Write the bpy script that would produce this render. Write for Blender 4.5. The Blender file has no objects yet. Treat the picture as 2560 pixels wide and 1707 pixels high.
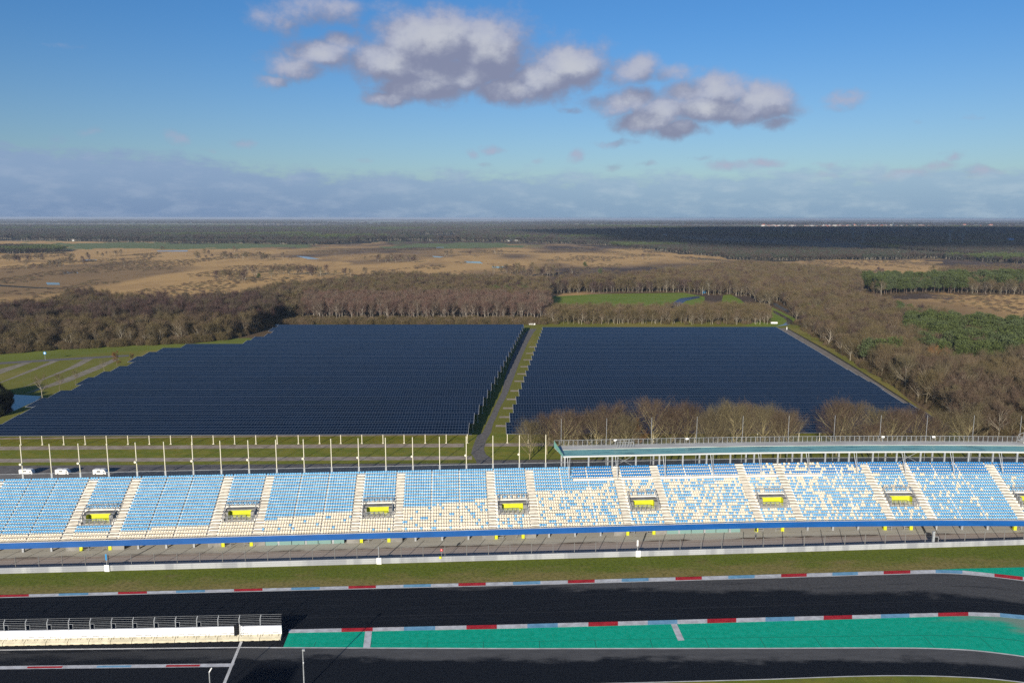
import bpy, math, random
import numpy as np
from mathutils import Matrix, Vector
rng = np.random.default_rng(7); random.seed(7)
C = bpy.context.scene.collection
scene = bpy.context.scene
rad = math.radians

# ------------------------------------------------------------------ camera
FPX, CX, CY = 1990.0, 1280.0, 853.5
PITCH, ROLL, HCAM = rad(8.80), rad(.10), 60.0
_F = np.array([0, math.cos(PITCH), -math.sin(PITCH)])
_r0 = np.array([1., 0, 0]); _u0 = np.array([0, math.sin(PITCH), math.cos(PITCH)])
_R = math.cos(ROLL)*_r0 + math.sin(ROLL)*_u0
_U = -math.sin(ROLL)*_r0 + math.cos(ROLL)*_u0
def G(x, y, z=0.):
    """survey: the place on the level z seen at a spot of the photograph"""
    d = _F + _R*(x-CX)/FPX - _U*(y-CY)/FPX
    t = (z-HCAM)/d[2]
    return d[0]*t, d[1]*t
def PX(X, Y, Z=0.):
    vx, vy, vz = X, Y, Z-HCAM
    k = vx*_F[0]+vy*_F[1]+vz*_F[2]
    a = vx*_R[0]+vy*_R[1]+vz*_R[2]; b = vx*_U[0]+vy*_U[1]+vz*_U[2]
    k = np.where(np.asarray(k) < 1, np.nan, k)
    return CX+FPX*a/k, CY-FPX*b/k
cam = bpy.data.cameras.new('camera'); co = bpy.data.objects.new('camera', cam); C.objects.link(co)
m = Matrix.Identity(4)
for i in range(3):
    m[i][0], m[i][1], m[i][2] = _R[i], _U[i], -_F[i]
m[2][3] = HCAM
co.matrix_world = m
cam.sensor_width = 36; cam.lens = FPX/2560*36; cam.clip_start = .5; cam.clip_end = 120000
scene.camera = co
scene.render.resolution_x, scene.render.resolution_y = 1024, 682

# ------------------------------------------------------------------ sun, sky, exposure
SUN_EL, SUN_AZ = rad(15.2), rad(17.5)          # shadows run 17.5 degrees right of straight ahead
sl = bpy.data.lights.new('sun', 'SUN'); sl.energy = 5.0; sl.angle = rad(.53); sl.color = (1, .915, .79)
so = bpy.data.objects.new('sun', sl); C.objects.link(so)
dv = Vector((math.sin(SUN_AZ)*math.cos(SUN_EL), math.cos(SUN_AZ)*math.cos(SUN_EL), -math.sin(SUN_EL)))
so.rotation_euler = dv.to_track_quat('-Z', 'Y').to_euler()
so.location = (-60, -120, 90)
scene.view_settings.view_transform = 'Standard'; scene.view_settings.look = 'None'
scene.view_settings.exposure = .60; scene.view_settings.gamma = 1
scene.view_settings.use_curve_mapping = False
cy = scene.cycles
cy.max_bounces = 5; cy.diffuse_bounces = 2; cy.glossy_bounces = 2; cy.transmission_bounces = 2
cy.transparent_max_bounces = 4; cy.volume_bounces = 0; cy.caustics_reflective = False; cy.caustics_refractive = False
cy.use_denoising = False; cy.use_adaptive_sampling = True; cy.adaptive_threshold = .01
cy.sample_clamp_indirect = 4

class NT:
    """small node helper: every call adds a node and gives back its output socket"""
    def __init__(s, tree): s.t = tree; s.N = tree.nodes; s.L = tree.links
    def put(s, sock, v):
        if hasattr(v, 'is_output') or isinstance(v, bpy.types.NodeSocket): s.L.new(v, sock)
        elif v is not None: sock.default_value = v
    def m(s, op, a, b=None, c=None, clamp=False):
        n = s.N.new('ShaderNodeMath'); n.operation = op; n.use_clamp = clamp
        s.put(n.inputs[0], a)
        if b is not None: s.put(n.inputs[1], b)
        if c is not None: s.put(n.inputs[2], c)
        return n.outputs[0]
    def mr(s, v, a, b, c=0., d=1., smooth=True):
        n = s.N.new('ShaderNodeMapRange'); n.interpolation_type = 'SMOOTHSTEP' if smooth else 'LINEAR'
        for i, q in enumerate((v, a, b, c, d)): s.put(n.inputs[i], q)
        return n.outputs[0]
    def mix(s, f, a, b, mode='MIX'):
        n = s.N.new('ShaderNodeMix'); n.data_type = 'RGBA'; n.blend_type = mode; n.clamp_factor = True
        s.put(n.inputs[0], f)
        s.put(n.inputs[6], a if not isinstance(a, tuple) else (*a[:3], 1)); s.put(n.inputs[7], b if not isinstance(b, tuple) else (*b[:3], 1))
        return n.outputs[2]
    def noise(s, vec, scale, detail=4, rough=.55, lac=2., col=False):
        n = s.N.new('ShaderNodeTexNoise'); s.put(n.inputs['Vector'], vec)
        n.inputs['Scale'].default_value = scale; n.inputs['Detail'].default_value = detail
        n.inputs['Roughness'].default_value = rough; n.inputs['Lacunarity'].default_value = lac
        return n.outputs[1 if col else 0]
    def vec(s, x, y, z=0.):
        n = s.N.new('ShaderNodeCombineXYZ'); s.put(n.inputs[0], x); s.put(n.inputs[1], y); s.put(n.inputs[2], z); return n.outputs[0]
    def sep(s, v):
        n = s.N.new('ShaderNodeSeparateXYZ'); s.put(n.inputs[0], v); return n.outputs
    def vm(s, op, a, b=None):
        n = s.N.new('ShaderNodeVectorMath'); n.operation = op; s.put(n.inputs[0], a)
        if b is not None: s.put(n.inputs[1], b)
        return n.outputs[0]
    def pos(s): return s.N.new('ShaderNodeNewGeometry').outputs['Position']
    def obj(s): return s.N.new('ShaderNodeTexCoord').outputs['Object']
    def uv(s): return s.N.new('ShaderNodeTexCoord').outputs['UV']
    def rnd(s): return s.N.new('ShaderNodeObjectInfo').outputs['Random']
    def attr(s, name): 
        n = s.N.new('ShaderNodeAttribute'); n.attribute_name = name; return n.outputs['Color']

def build_world():
    w = bpy.data.worlds.new('World'); scene.world = w; w.use_nodes = True
    t = NT(w.node_tree)
    for n in list(t.N): t.N.remove(n)
    sky = t.N.new('ShaderNodeTexSky'); sky.sky_type = 'NISHITA'; sky.sun_disc = False
    sky.sun_elevation = SUN_EL; sky.sun_rotation = math.pi + SUN_AZ
    sky.air_density = 1.0; sky.dust_density = .6; sky.ozone_density = 2.0
    d = t.N.new('ShaderNodeTexCoord').outputs['Generated']
    x, y, z = t.sep(d)
    # direction -> azimuth-like u and elevation-like v, both in units of tan
    h = t.m('SQRT', t.m('ADD', t.m('MULTIPLY', x, x), t.m('MULTIPLY', y, y)))
    v = t.m('DIVIDE', z, h)
    u = t.m('ARCTAN2', x, y)
    uv = t.vec(u, v)
    base = t.mix(1., sky.outputs[0], t.mix(t.mr(v, .05, .26), (.40, .51, .685), (.245, .475, .745)), 'MULTIPLY')
    # warp for ragged cloud edges
    wn = t.noise(uv, 16., 6, .62, col=True)
    wp = t.vm('ADD', uv, t.vm('MULTIPLY', t.vm('SUBTRACT', wn, (.5, .5, .5)), (.040, .030, 0)))
    clouds = [  # photograph spot, half sizes, strength
        (1090, 110, 120, 75, 1.25), (1010, 150, 110, 55, 1.1), (1200, 120, 110, 70, 1.15), (1270, 95, 60, 45, .75), (1130, 180, 150, 42, 1.2), (1060, 215, 100, 34, 1.15), (970, 240, 55, 20, .9), (930, 150, 60, 40, .7),
        (800, 135, 70, 36, .95), (740, 165, 65, 30, .9), (850, 110, 60, 30, .8), (690, 200, 40, 14, .7),
        (800, 30, 85, 45, .72), (730, 60, 50, 35, .6), (870, 20, 60, 30, .6), (960, 15, 60, 24, .55), (650, 35, 50, 40, .55), (960, 60, 45, 30, .42),
        (1430, 165, 70, 50, 1.2), (1360, 200, 90, 42, 1.1), (1280, 225, 75, 34, 1.15), (1240, 240, 40, 26, .9), (1400, 125, 80, 25, .6), (1350, 130, 40, 25, .55),
        (1590, 175, 60, 36, .8), (1540, 200, 45, 30, .65), (1680, 185, 75, 26, .65), (1570, 250, 85, 30, .95), (1540, 268, 50, 18, .7), (1800, 225, 60, 36, 1.1), (1720, 240, 80, 30, .9), (1890, 245, 75, 34, 1.05), (1800, 270, 140, 28, 1.1), (1660, 280, 80, 34, 1.), (1620, 305, 70, 28, 1.), (1690, 325, 55, 24, .95), (1560, 315, 30, 14, .6),
        (2110, 242, 45, 20, .66), (2085, 262, 28, 14, .5), (1940, 303, 40, 20, .66), (1430, 272, 30, 10, .55),
        (1540, 358, 50, 10, .52), (440, 345, 26, 16, .52), (610, 357, 42, 14, .62), (520, 373, 18, 10, .5), (235, 335, 36, 12, .42),
        (1235, 378, 36, 14, .6), (1180, 388, 22, 12, .55), (1210, 418, 16, 8, .5), (1435, 398, 22, 18, .6), (1345, 405, 20, 10, .5), (1530, 418, 24, 14, .55), (1620, 412, 26, 10, .5), (1830, 418, 60, 16, .72), (1900, 410, 60, 12, .66), (1750, 400, 30, 8, .4),
        (2070, 408, 26, 10, .52), (2075, 435, 30, 10, .5), (2270, 430, 60, 16, .75), (2340, 415, 40, 14, .7), (2385, 395, 24, 14, .6), (2460, 432, 40, 14, .6), (2180, 445, 40, 10, .55), (150, 110, 45, 9, .42), (2450, 298, 26, 8, .42), (2290, 300, 20, 6, .35), (910, 403, 22, 9, .45), (780, 418, 20, 8, .45)]
    def field(p):
        tot = None
        for (px, py, rx, ry, s) in clouds:
            dd = _F + _R*(px-CX)/FPX - _U*(py-CY)/FPX
            cu = math.atan2(dd[0], dd[1]); cv = dd[2]/math.hypot(dd[0], dd[1])
            q = t.vm('MULTIPLY', t.vm('SUBTRACT', p, (cu, cv, 0)), (FPX/rx/1.30, FPX/ry/1.24, 0))
            n = t.N.new('ShaderNodeVectorMath'); n.operation = 'DOT_PRODUCT'; t.put(n.inputs[0], q); t.put(n.inputs[1], q)
            g = t.m('MULTIPLY', t.m('EXPONENT', t.m('MULTIPLY', n.outputs[1], -1.)), s)
            tot = g if tot is None else t.m('MAXIMUM', tot, g)
        return tot
    def dens(off):
        p = t.vm('ADD', wp, off)
        f = field(p)
        nz = t.noise(t.vm('ADD', t.vm('MULTIPLY', uv, (1., 1.25, 1.)), (off[0], off[1]*1.25, 3.)), 24., 10, .60)
        return t.m('SUBTRACT', t.m('ADD', f, t.m('MULTIPLY', t.m('SUBTRACT', nz, .5), 1.16)), .27)
    d0 = dens((0, 0, 0)); d1 = dens((-.010, .024, 0))
    a = t.mr(d0, -.06, .56)
    lit = t.mr(t.m('SUBTRACT', d0, d1), -.22, .62)
    thick = t.mr(d0, .2, 1.1)
    hi = t.mix(thick, (.36, .39, .53), (.53, .54, .585))
    ccol = t.mix(lit, (.225, .24, .345), hi)
    col = t.mix(t.m('MULTIPLY', a, .93), t.mix(1., base, (1, 1, 1), 'MULTIPLY'), t.mix(1., ccol, (6.9, 6.9, 6.9), 'MULTIPLY'))
    # low bank of grey cloud along the horizon
    bn = t.noise(t.vm('MULTIPLY', uv, (1., 2.6, 1.)), 17., 8, .62)
    left = t.mr(u, -.45, -.22, 1., 0.)
    top = t.m('ADD', t.m('ADD', .054, t.m('MULTIPLY', left, .020)), t.m('MULTIPLY', t.m('SUBTRACT', bn, .5), .070))
    bank = t.mr(t.m('SUBTRACT', top, v), -.008, .013)
    bn2 = t.noise(t.vm('MULTIPLY', uv, (1., 3.0, 1.)), 16., 8, .62)
    bc = t.mix(t.mr(v, 0., .06), (.19, .30, .48), (.26, .38, .55))
    bc = t.mix(t.m('MULTIPLY', t.mr(bn2, .44, .70), .50), bc, (.36, .46, .60))
    rightc = t.mr(u, -.4, .25)
    bc = t.mix(1., bc, t.mix(rightc, (.86, .86, .93), (1.12, 1.12, 1.04)), 'MULTIPLY')
    col = t.mix(t.m('MULTIPLY', bank, .90), col, t.mix(1., bc, (7.4, 7.3, 7.1), 'MULTIPLY'))
    bg = t.N.new('ShaderNodeBackground'); t.put(bg.inputs[0], col); bg.inputs[1].default_value = .10
    out = t.N.new('ShaderNodeOutputWorld'); t.L.new(bg.outputs[0], out.inputs[0])
    w.cycles.sampling_method = 'MANUAL'; w.cycles.sample_map_resolution = 512
build_world()

# ------------------------------------------------------------------ materials
def mat(name, fn, rough=.85, spec=.25, metal=0.):
    M_ = bpy.data.materials.new(name); M_.use_nodes = True
    t = NT(M_.node_tree); b = t.N['Principled BSDF']
    b.inputs['Roughness'].default_value = rough; b.inputs['Specular IOR Level'].default_value = spec
    b.inputs['Metallic'].default_value = metal
    c = fn(t) if callable(fn) else fn
    if isinstance(c, dict):
        for k, v in c.items(): t.put(b.inputs[k], v)
    elif isinstance(c, tuple): b.inputs['Base Color'].default_value = (*c[:3], 1)
    else: t.L.new(c, b.inputs['Base Color'])
    return M_
def speckle(c1, c2, scale, detail=4, lo=.35, hi=.65, stretch=(1, 1, 1), rnd=0.):
    def f(t):
        n = t.noise(t.vm('MULTIPLY', t.pos(), stretch), scale, detail, .6)
        c = t.mix(t.mr(n, lo, hi), c1, c2)
        if rnd:
            r = t.m('ADD', 1-rnd, t.m('MULTIPLY', t.rnd(), 2*rnd))
            c = t.mix(1., c, t.vec(r, r, r), 'MULTIPLY')
        return c
    return f
M = {}
M['concrete'] = mat('pale_concrete', speckle((.58, .54, .47), (.72, .68, .60), .6, 6), .9)
M['steps'] = mat('step_concrete', speckle((.33, .30, .25), (.45, .41, .34), 1.2, 5), .9)
M['white'] = mat('white_paint', speckle((.66, .66, .64), (.74, .74, .72), .8), .6)
M['cream'] = mat('cream_paint', (.62, .58, .45), .5)
M['steel'] = mat('galvanised_steel', speckle((.24, .255, .27), (.34, .355, .37), 3.), .5, .4, .2)
M['fence_steel'] = mat('dull_fence_steel', (.15, .15, .145), .7)
M['fascia'] = mat('blue_fascia', speckle((.0015, .058, .215), (.0025, .070, .26), .25, 5, stretch=(1, 1, 4)), .45, .4)
M['yellow'] = mat('yellow_paint', speckle((.41, .43, .014), (.50, .52, .02), 1.), .6)
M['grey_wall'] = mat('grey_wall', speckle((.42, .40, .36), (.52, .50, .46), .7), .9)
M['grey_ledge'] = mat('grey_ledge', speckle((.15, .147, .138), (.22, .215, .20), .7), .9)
M['dark'] = mat('dark_cladding', (.03, .03, .035), .7)
M['glass_wall'] = mat('pale_green_glass', (.15, .25, .235), .15, .5)
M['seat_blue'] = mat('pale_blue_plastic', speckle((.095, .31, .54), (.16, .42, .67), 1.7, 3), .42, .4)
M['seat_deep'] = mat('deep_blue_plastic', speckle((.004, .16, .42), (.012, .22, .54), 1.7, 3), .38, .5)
M['seat_ivory'] = mat('ivory_plastic', speckle((.64, .57, .44), (.74, .67, .54), 1.7, 3), .45, .4)
M['red'] = mat('red_kerb_paint', speckle((.36, .012, .018), (.50, .022, .03), .8, 5), .65)
M['kerb_white'] = mat('white_kerb_paint', speckle((.44, .43, .43), (.62, .62, .62), .9, 6), .7)
M['kerb_blue'] = mat('pale_blue_kerb_paint', speckle((.13, .30, .44), (.20, .40, .56), .9, 6), .7)
M['line'] = mat('line_paint', speckle((.50, .49, .46), (.66, .65, .62), .6, 5), .8)
M['teal_roof'] = mat('teal_roof_glass', lambda t: {'Base Color': t.mix(t.mr(t.noise(t.vm('MULTIPLY', t.pos(), (.25, 1, 1)), .9, 5), .50, .68), (.19, .42, .36), (.07, .18, .16))}, .35, .5)
M['roof_trim'] = mat('roof_trim_paint', (.42, .44, .44), .6)
M['deck'] = mat('roof_deck', speckle((.42, .41, .38), (.55, .54, .50), .5, 6, stretch=(.3, 1, 1)), .8)

def asphalt_fn(t):
    s, v, _ = t.sep(t.uv())       # s in metres along, v 0 far edge .. 1 near edge
    w = t.noise(t.vec(t.m('MULTIPLY', s, .035), t.m('MULTIPLY', v, 1.6)), 3., 8, .62)
    n2 = t.noise(t.vec(t.m('MULTIPLY', s, .11), t.m('MULTIPLY', v, 8.)), 3., 6, .65)
    return s, v, w, n2
def track_main(t):
    s, v, w, n2 = asphalt_fn(t)
    # worn dry asphalt along the far kerb, widening to the right
    lim = t.mr(s, -30., 75., -.06, .46, False)
    edge = t.m('SUBTRACT', t.m('ADD', lim, t.m('MULTIPLY', t.m('SUBTRACT', w, .5), .42)), v)
    a = t.mr(edge, -.02, .09)
    streak = t.m('MULTIPLY', t.mr(n2, .50, .72), t.m('MULTIPLY', t.mr(v, .60, .95), t.mr(s, -60., -25., 1., 0.)))
    a = t.m('MAXIMUM', t.m('MULTIPLY', a, t.m('ADD', .55, t.m('MULTIPLY', n2, .6))), t.m('MULTIPLY', streak, .75))
    seam = t.mr(t.m('ABSOLUTE', t.m('SUBTRACT', v, .52)), .0, .006, .25, 0.)
    a = t.m('MAXIMUM', a, seam)
    fine = t.noise(t.pos(), 2.5, 6, .7)
    dark = t.mix(t.mr(fine, .3, .7), (.0065, .0085, .0125), (.011, .0135, .019))
    return t.mix(a, dark, t.mix(t.mr(fine, .3, .7), (.070, .068, .066), (.115, .112, .110)))
_TM = track_main
def track_main(t):
    s, v, w, n2 = asphalt_fn(t); c = _TM(t)
    # rubbered arcs and long seams
    arc = t.noise(t.vec(t.m('MULTIPLY', s, .02), t.m('ADD', t.m('MULTIPLY', v, 22.), t.m('MULTIPLY', w, 3.))), 2.2, 3, .5)
    c = t.mix(t.m('MULTIPLY', t.mr(arc, .56, .66), .30), c, (.034, .036, .042))
    return t.mix(t.m('MULTIPLY', t.mr(arc, .30, .40, 1., 0.), .6), c, (.005, .006, .009))
M['track'] = mat('racing_asphalt', track_main, .85, .10)
def track_low(t):
    s, v, w, n2 = asphalt_fn(t)
    a = t.mr(t.m('SUBTRACT', t.m('ADD', .20, t.m('MULTIPLY', t.m('SUBTRACT', w, .5), .5)), v), -.03, .07)
    a = t.m('MULTIPLY', a, t.mr(s, -60., -10., .3, 1.))
    st = t.m('MULTIPLY', t.mr(n2, .56, .74), t.mr(s, 45., 80.))
    a = t.m('MULTIPLY', t.m('MAXIMUM', a, st), t.m('ADD', .4, t.m('MULTIPLY', n2, .9)))
    fine = t.noise(t.pos(), 2.5, 6, .7)
    dark = t.mix(t.mr(fine, .3, .7), (.0065, .0085, .0125), (.011, .0135, .019))
    return t.mix(a, dark, (.11, .108, .106))
M['track_low'] = mat('pit_exit_asphalt', track_low, .85, .10)
def green_fn(t):
    s, v, w, n2 = asphalt_fn(t)
    p = t.pos(); fine = t.noise(p, 1.2, 6, .65)
    c = t.mix(t.mr(fine, .3, .7), (.0, .34, .20), (.006, .44, .28))
    joint = t.mr(t.m('ABSOLUTE', t.m('SUBTRACT', v, t.mr(s, -30., 20., .80, .62, False))), .0, .012, .75, 0.)
    seg = t.m('ABSOLUTE', t.m('SUBTRACT', t.m('FRACT', t.m('DIVIDE', s, 8.)), .5))
    cross = t.m('MULTIPLY', t.mr(seg, .0, .012, .7, 0.), t.mr(v, .63, .66))
    skid = t.m('MULTIPLY', t.mr(n2, .66, .78), .6)
    c = t.mix(t.m('MULTIPLY', t.m('MAXIMUM', t.m('MAXIMUM', joint, cross), skid), t.mr(fine, .25, .55)), c, (.02, .05, .035))
    worn = t.m('MULTIPLY', t.mr(t.m('SUBTRACT', t.m('ADD', w, t.m('MULTIPLY', t.mr(s, 55., 90.), .5)), t.m('MULTIPLY', v, .55)), .50, .78), t.mr(s, 52., 78.))
    return t.mix(t.m('MULTIPLY', worn, .8), c, (.26, .27, .22))
M['green'] = mat('green_runoff_paint', green_fn, .8, .15)
def grass_fn(c1, c2, c3, s1=.06, s2=.8):
    def f(t):
        p = t.pos()
        a = t.noise(t.vm('MULTIPLY', p, (.5, 1, 1)), s1*6, 6, .62); b = t.noise(p, s2, 8, .7)
        c = t.mix(t.mr(a, .36, .66), c1, c2)
        return t.mix(t.mr(b, .45, .75, 0., .8), c, c3)
    return f
def verge_fn(t):
    s, v, _ = t.sep(t.uv()); p = t.pos()
    a = t.noise(t.vm('MULTIPLY', p, (.45, 1.2, 1)), .22, 8, .66); b = t.noise(p, 1.6, 8, .75)
    k = t.m('ADD', t.m('MULTIPLY', t.m('SUBTRACT', v, .62), 1.5), t.m('MULTIPLY', t.m('SUBTRACT', a, .5), 2.6))
    c = t.mix(t.mr(k, -.5, .45), (.150, .180, .022), (.27, .215, .07))
    c = t.mix(t.mr(a, .58, .78, 0., .7), c, (.13, .09, .05))
    return t.mix(t.mr(b, .40, .66, 0., .8), c, t.mix(.7, c, (.03, .045, .008)))
M['verge'] = mat('mown_verge', verge_fn, .95, .1)
M['grass'] = mat('winter_grass', grass_fn((.15, .18, .022), (.23, .215, .035), (.12, .105, .03)), .95, .1)
M['meadow'] = mat('meadow_grass', grass_fn((.13, .20, .02), (.20, .24, .035), (.14, .15, .03), .02, .3), .95, .1)
M['gravel'] = mat('gravel_track', speckle((.27, .215, .16), (.40, .33, .26), .5, 8), .95)
M['path'] = mat('path_asphalt', speckle((.115, .105, .095), (.17, .155, .14), .8, 8), .9)
def apron_fn(t):
    s, v, w, n2 = asphalt_fn(t)
    fine = t.noise(t.pos(), 1.5, 7, .7)
    c = t.mix(t.mr(v, .52, .55), t.mix(fine, (.37, .36, .33), (.50, .485, .44)), t.mix(fine, (.30, .25, .215), (.40, .34, .30)))
    m1 = t.mr(t.m('ABSOLUTE', t.m('SUBTRACT', t.m('ADD', v, t.m('MULTIPLY', t.m('SUBTRACT', n2, .5), .10)), .535)), .0, .05, 1., 0.)
    wet = t.m('MULTIPLY', m1, t.mr(w, .42, .56))
    blot = t.m('MULTIPLY', t.mr(n2, .60, .78), t.mr(t.m('ABSOLUTE', t.m('SUBTRACT', s, 12.)), 4., 16., .9, 0.))
    return t.mix(t.m('MAXIMUM', wet, t.m('MULTIPLY', blot, t.mr(v, .1, .3, 1., 0.5))), c, (.075, .05, .035))
M['apron'] = mat('apron_concrete', apron_fn, .85, .3)
M['water'] = mat('still_water', lambda t: {'Base Color': (.01, .02, .03, 1), 'Roughness': .06, 'IOR': 1.33}, .06, .5)
def solar_fn(t):
    u, v, _ = t.sep(t.uv())       # u metres along, v 0..4 across four panels
    fu = t.m('ABSOLUTE', t.m('SUBTRACT', t.m('FRACT', t.m('DIVIDE', u, .80)), .5))
    fv = t.m('ABSOLUTE', t.m('SUBTRACT', t.m('FRACT', v), .5))
    fr = t.m('MAXIMUM', t.mr(fu, .455, .485), t.mr(fv, .452, .476))
    cell = t.vec(t.m('FLOOR', t.m('DIVIDE', u, .80)), t.m('FLOOR', v), 0.)
    wn = t.N.new('ShaderNodeTexWhiteNoise'); t.put(wn.inputs[0], cell)
    big = t.noise(t.pos(), .03, 4, .6)
    c = t.mix(t.m('ADD', t.m('MULTIPLY', wn.outputs[0], .45), t.m('MULTIPLY', t.mr(big, .35, .65), .5)), (.0014, .0050, .0140), (.0032, .0105, .029))
    return {'Base Color': t.mix(fr, c, (.115, .155, .215)), 'Roughness': t.mr(fr, 0., 1., .12, .5)}
M['anodised'] = mat('anodised_frame', (.07, .08, .10), .5)
M['solar'] = mat('photovoltaic_glass', solar_fn, .12, .02)

def tree_mat(name, c1, c2, hue=None, rnd=.22):
    def f(t):
        n = t.noise(t.obj(), .55, 3)
        c = t.mix(t.mr(n, .35, .65), c1, c2)
        if hue: c = t.mix(t.mr(t.rnd(), .35, .8), c, hue)
        n2 = t.noise(t.vm('ADD', t.obj(), t.vec(t.m('MULTIPLY', t.rnd(), 40.), 0., 0.)), .25, 2)
        r = t.m('ADD', 1-rnd, t.m('MULTIPLY', t.m('ADD', t.rnd(), t.m('MULTIPLY', t.m('SUBTRACT', n2, .5), 1.)), 2*rnd))
        return t.mix(1., c, t.vec(r, r, r), 'MULTIPLY')
    return mat(name, f, .95, .08)
M['twig_olive'] = tree_mat('olive_twigs', (.092, .072, .034), (.142, .110, .055), (.110, .080, .048))
M['twig_brown'] = tree_mat('brown_twigs', (.084, .058, .040), (.126, .088, .062), (.098, .080, .045))
M['twig_purple'] = tree_mat('purple_brown_twigs', (.062, .040, .036), (.095, .062, .055), (.075, .060, .040))
M['twig_red'] = tree_mat('red_birch_twigs', (.108, .064, .050), (.148, .092, .072), (.10, .074, .054))
M['twig_russet'] = tree_mat('russet_leaves', (.15, .075, .030), (.21, .11, .045))
M['twig_dark'] = tree_mat('dark_wood_twigs', (.050, .040, .034), (.078, .062, .052), (.038, .044, .032), .3)
M['needle'] = tree_mat('pine_needles', (.048, .064, .020), (.078, .098, .032), (.058, .074, .032), .2)
M['dark_ever'] = tree_mat('dark_evergreen', (.015, .020, .010), (.03, .035, .018))
M['bark'] = tree_mat('grey_brown_bark', (.13, .11, .07), (.21, .18, .12), (.26, .23, .18))
M['bark_olive'] = tree_mat('olive_bark', (.19, .165, .085), (.28, .24, .13))
M['bark_birch'] = tree_mat('pale_birch_bark', (.18, .155, .13), (.30, .265, .22))
M['bark_dark'] = tree_mat('dark_bark', (.08, .06, .045), (.12, .09, .07))
M['roof_red'] = mat('red_roof_tile', speckle((.30, .10, .06), (.42, .16, .10), .05), .9)
M['plaster'] = mat('pale_plaster', speckle((.30, .27, .23), (.46, .42, .38), .02), .9)
M['render_white'] = mat('white_render', (.45, .44, .42), .9)
M['blue_metal'] = mat('blue_metal', (.03, .20, .42), .4)
M['tower_steel'] = mat('weathered_pylon_steel', (.16, .20, .22), .6)
M['black'] = mat('black_plastic', (.012, .012, .014), .5)
M['sign_red'] = mat('sign_red', (.45, .02, .03), .5)
M['cloud'] = mat('cloud_vapour', (.8, .8, .82), 1., 0.)

# ------------------------------------------------------------------ mesh builder
class MB:
    def __init__(s): s.v = []; s.f = []; s.mi = []; s.uv = []
    def face(s, pts, mi=0, uv=None):
        b = len(s.v); s.v += [tuple(p) for p in pts]; s.f.append(tuple(range(b, b+len(pts)))); s.mi.append(mi)
        s.uv.append(uv if uv else [(0, 0)]*len(pts))
    def box(s, x0, x1, y0, y1, z0, z1, T=None, mi=0):
        c = [(x0, y0, z0), (x1, y0, z0), (x1, y1, z0), (x0, y1, z0), (x0, y0, z1), (x1, y0, z1), (x1, y1, z1), (x0, y1, z1)]
        if T: c = [T(*q) for q in c]
        s.hexa(c, mi)
    def hexa(s, c, mi=0):
        b = len(s.v); s.v += [tuple(q) for q in c]
        for q in ((3, 2, 1, 0), (4, 5, 6, 7), (0, 1, 5, 4), (1, 2, 6, 5), (2, 3, 7, 6), (3, 0, 4, 7)):
            s.f.append(tuple(b+i for i in q)); s.mi.append(mi); s.uv.append([(0, 0)]*4)
    def tube(s, p, q, r0, r1=None, n=6, mi=0, cap=True):
        p = np.array(p, float); q = np.array(q, float); r1 = r0 if r1 is None else r1
        d = q-p; d /= (np.linalg.norm(d)+1e-9)
        a = np.cross(d, (0, 0, 1) if abs(d[2]) < .9 else (1, 0, 0)); a /= np.linalg.norm(a); c = np.cross(d, a)
        b = len(s.v)
        for k in range(n):
            w = math.cos(2*math.pi*k/n)*a+math.sin(2*math.pi*k/n)*c
            s.v.append(tuple(p+w*r0)); s.v.append(tuple(q+w*r1))
        for k in range(n):
            j = (k+1) % n
            s.f.append((b+2*k, b+2*k+1, b+2*j+1, b+2*j)); s.mi.append(mi); s.uv.append([(0, 0)]*4)
        if cap:
            s.f.append(tuple(b+2*k for k in range(n))); s.mi.append(mi); s.uv.append([(0, 0)]*n)
            s.f.append(tuple(b+2*k+1 for k in range(n))[::-1]); s.mi.append(mi); s.uv.append([(0, 0)]*n)
    def build(s, name, mats, parent=None, loc=(0, 0, 0), smooth=False, recalc=True):
        me = bpy.data.meshes.new(name)
        o3 = np.array(loc)
        v = np.array(s.v, float)-o3
        me.from_pydata(v.tolist(), [], s.f)
        for mm in (mats if isinstance(mats, (list, tuple)) else [mats]): me.materials.append(mm)
        me.polygons.foreach_set('material_index', s.mi)
        ul = me.uv_layers.new(name='UVMap')
        ul.data.foreach_set('uv', np.array([c for f in s.uv for c in f], 'f').ravel())
        if smooth: me.polygons.foreach_set('use_smooth', [True]*len(s.f))
        me.update()
        o = bpy.data.objects.new(name, me); C.objects.link(o)
        if parent:
            o.parent = parent
            o.location = Vector(loc)-Vector(parent['_o']) if '_o' in parent else Vector(loc)
        else: o.location = loc
        return o
def tag(o, label=None, cat=None, group=None, kind=None):
    if label: o['label'] = label
    if cat: o['category'] = cat
    if group: o['group'] = group
    if kind: o['kind'] = kind
    return o
def thing(name, label, cat, loc=(0, 0, 0), group=None, rz=0.):
    o = bpy.data.objects.new(name, None); C.objects.link(o); o.location = loc; o.rotation_euler = (0, 0, rz)
    o.empty_display_size = .5
    return tag(o, label, cat, group)
def copy_tree(o, parent=None):
    c = o.copy(); C.objects.link(c)
    if parent: c.parent = parent
    for ch in [q for q in bpy.data.objects if q.parent == o]: copy_tree(ch, c)
    return c
def copy_thing(o, kids, loc, rz, sc, label, group):
    c = o.copy(); C.objects.link(c); c.location = loc; c.rotation_euler = (0, 0, rz); c.scale = sc
    c['label'] = label
    if group: c['group'] = group
    for k in kids:
        d = k.copy(); C.objects.link(d); d.parent = c
    return c
ORD = ['first', 'second', 'third', 'fourth', 'fifth', 'sixth', 'seventh', 'eighth', 'ninth', 'tenth', 'eleventh', 'twelfth', 'thirteenth',
       'fourteenth', 'fifteenth', 'sixteenth', 'seventeenth', 'eighteenth', 'nineteenth']
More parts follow.
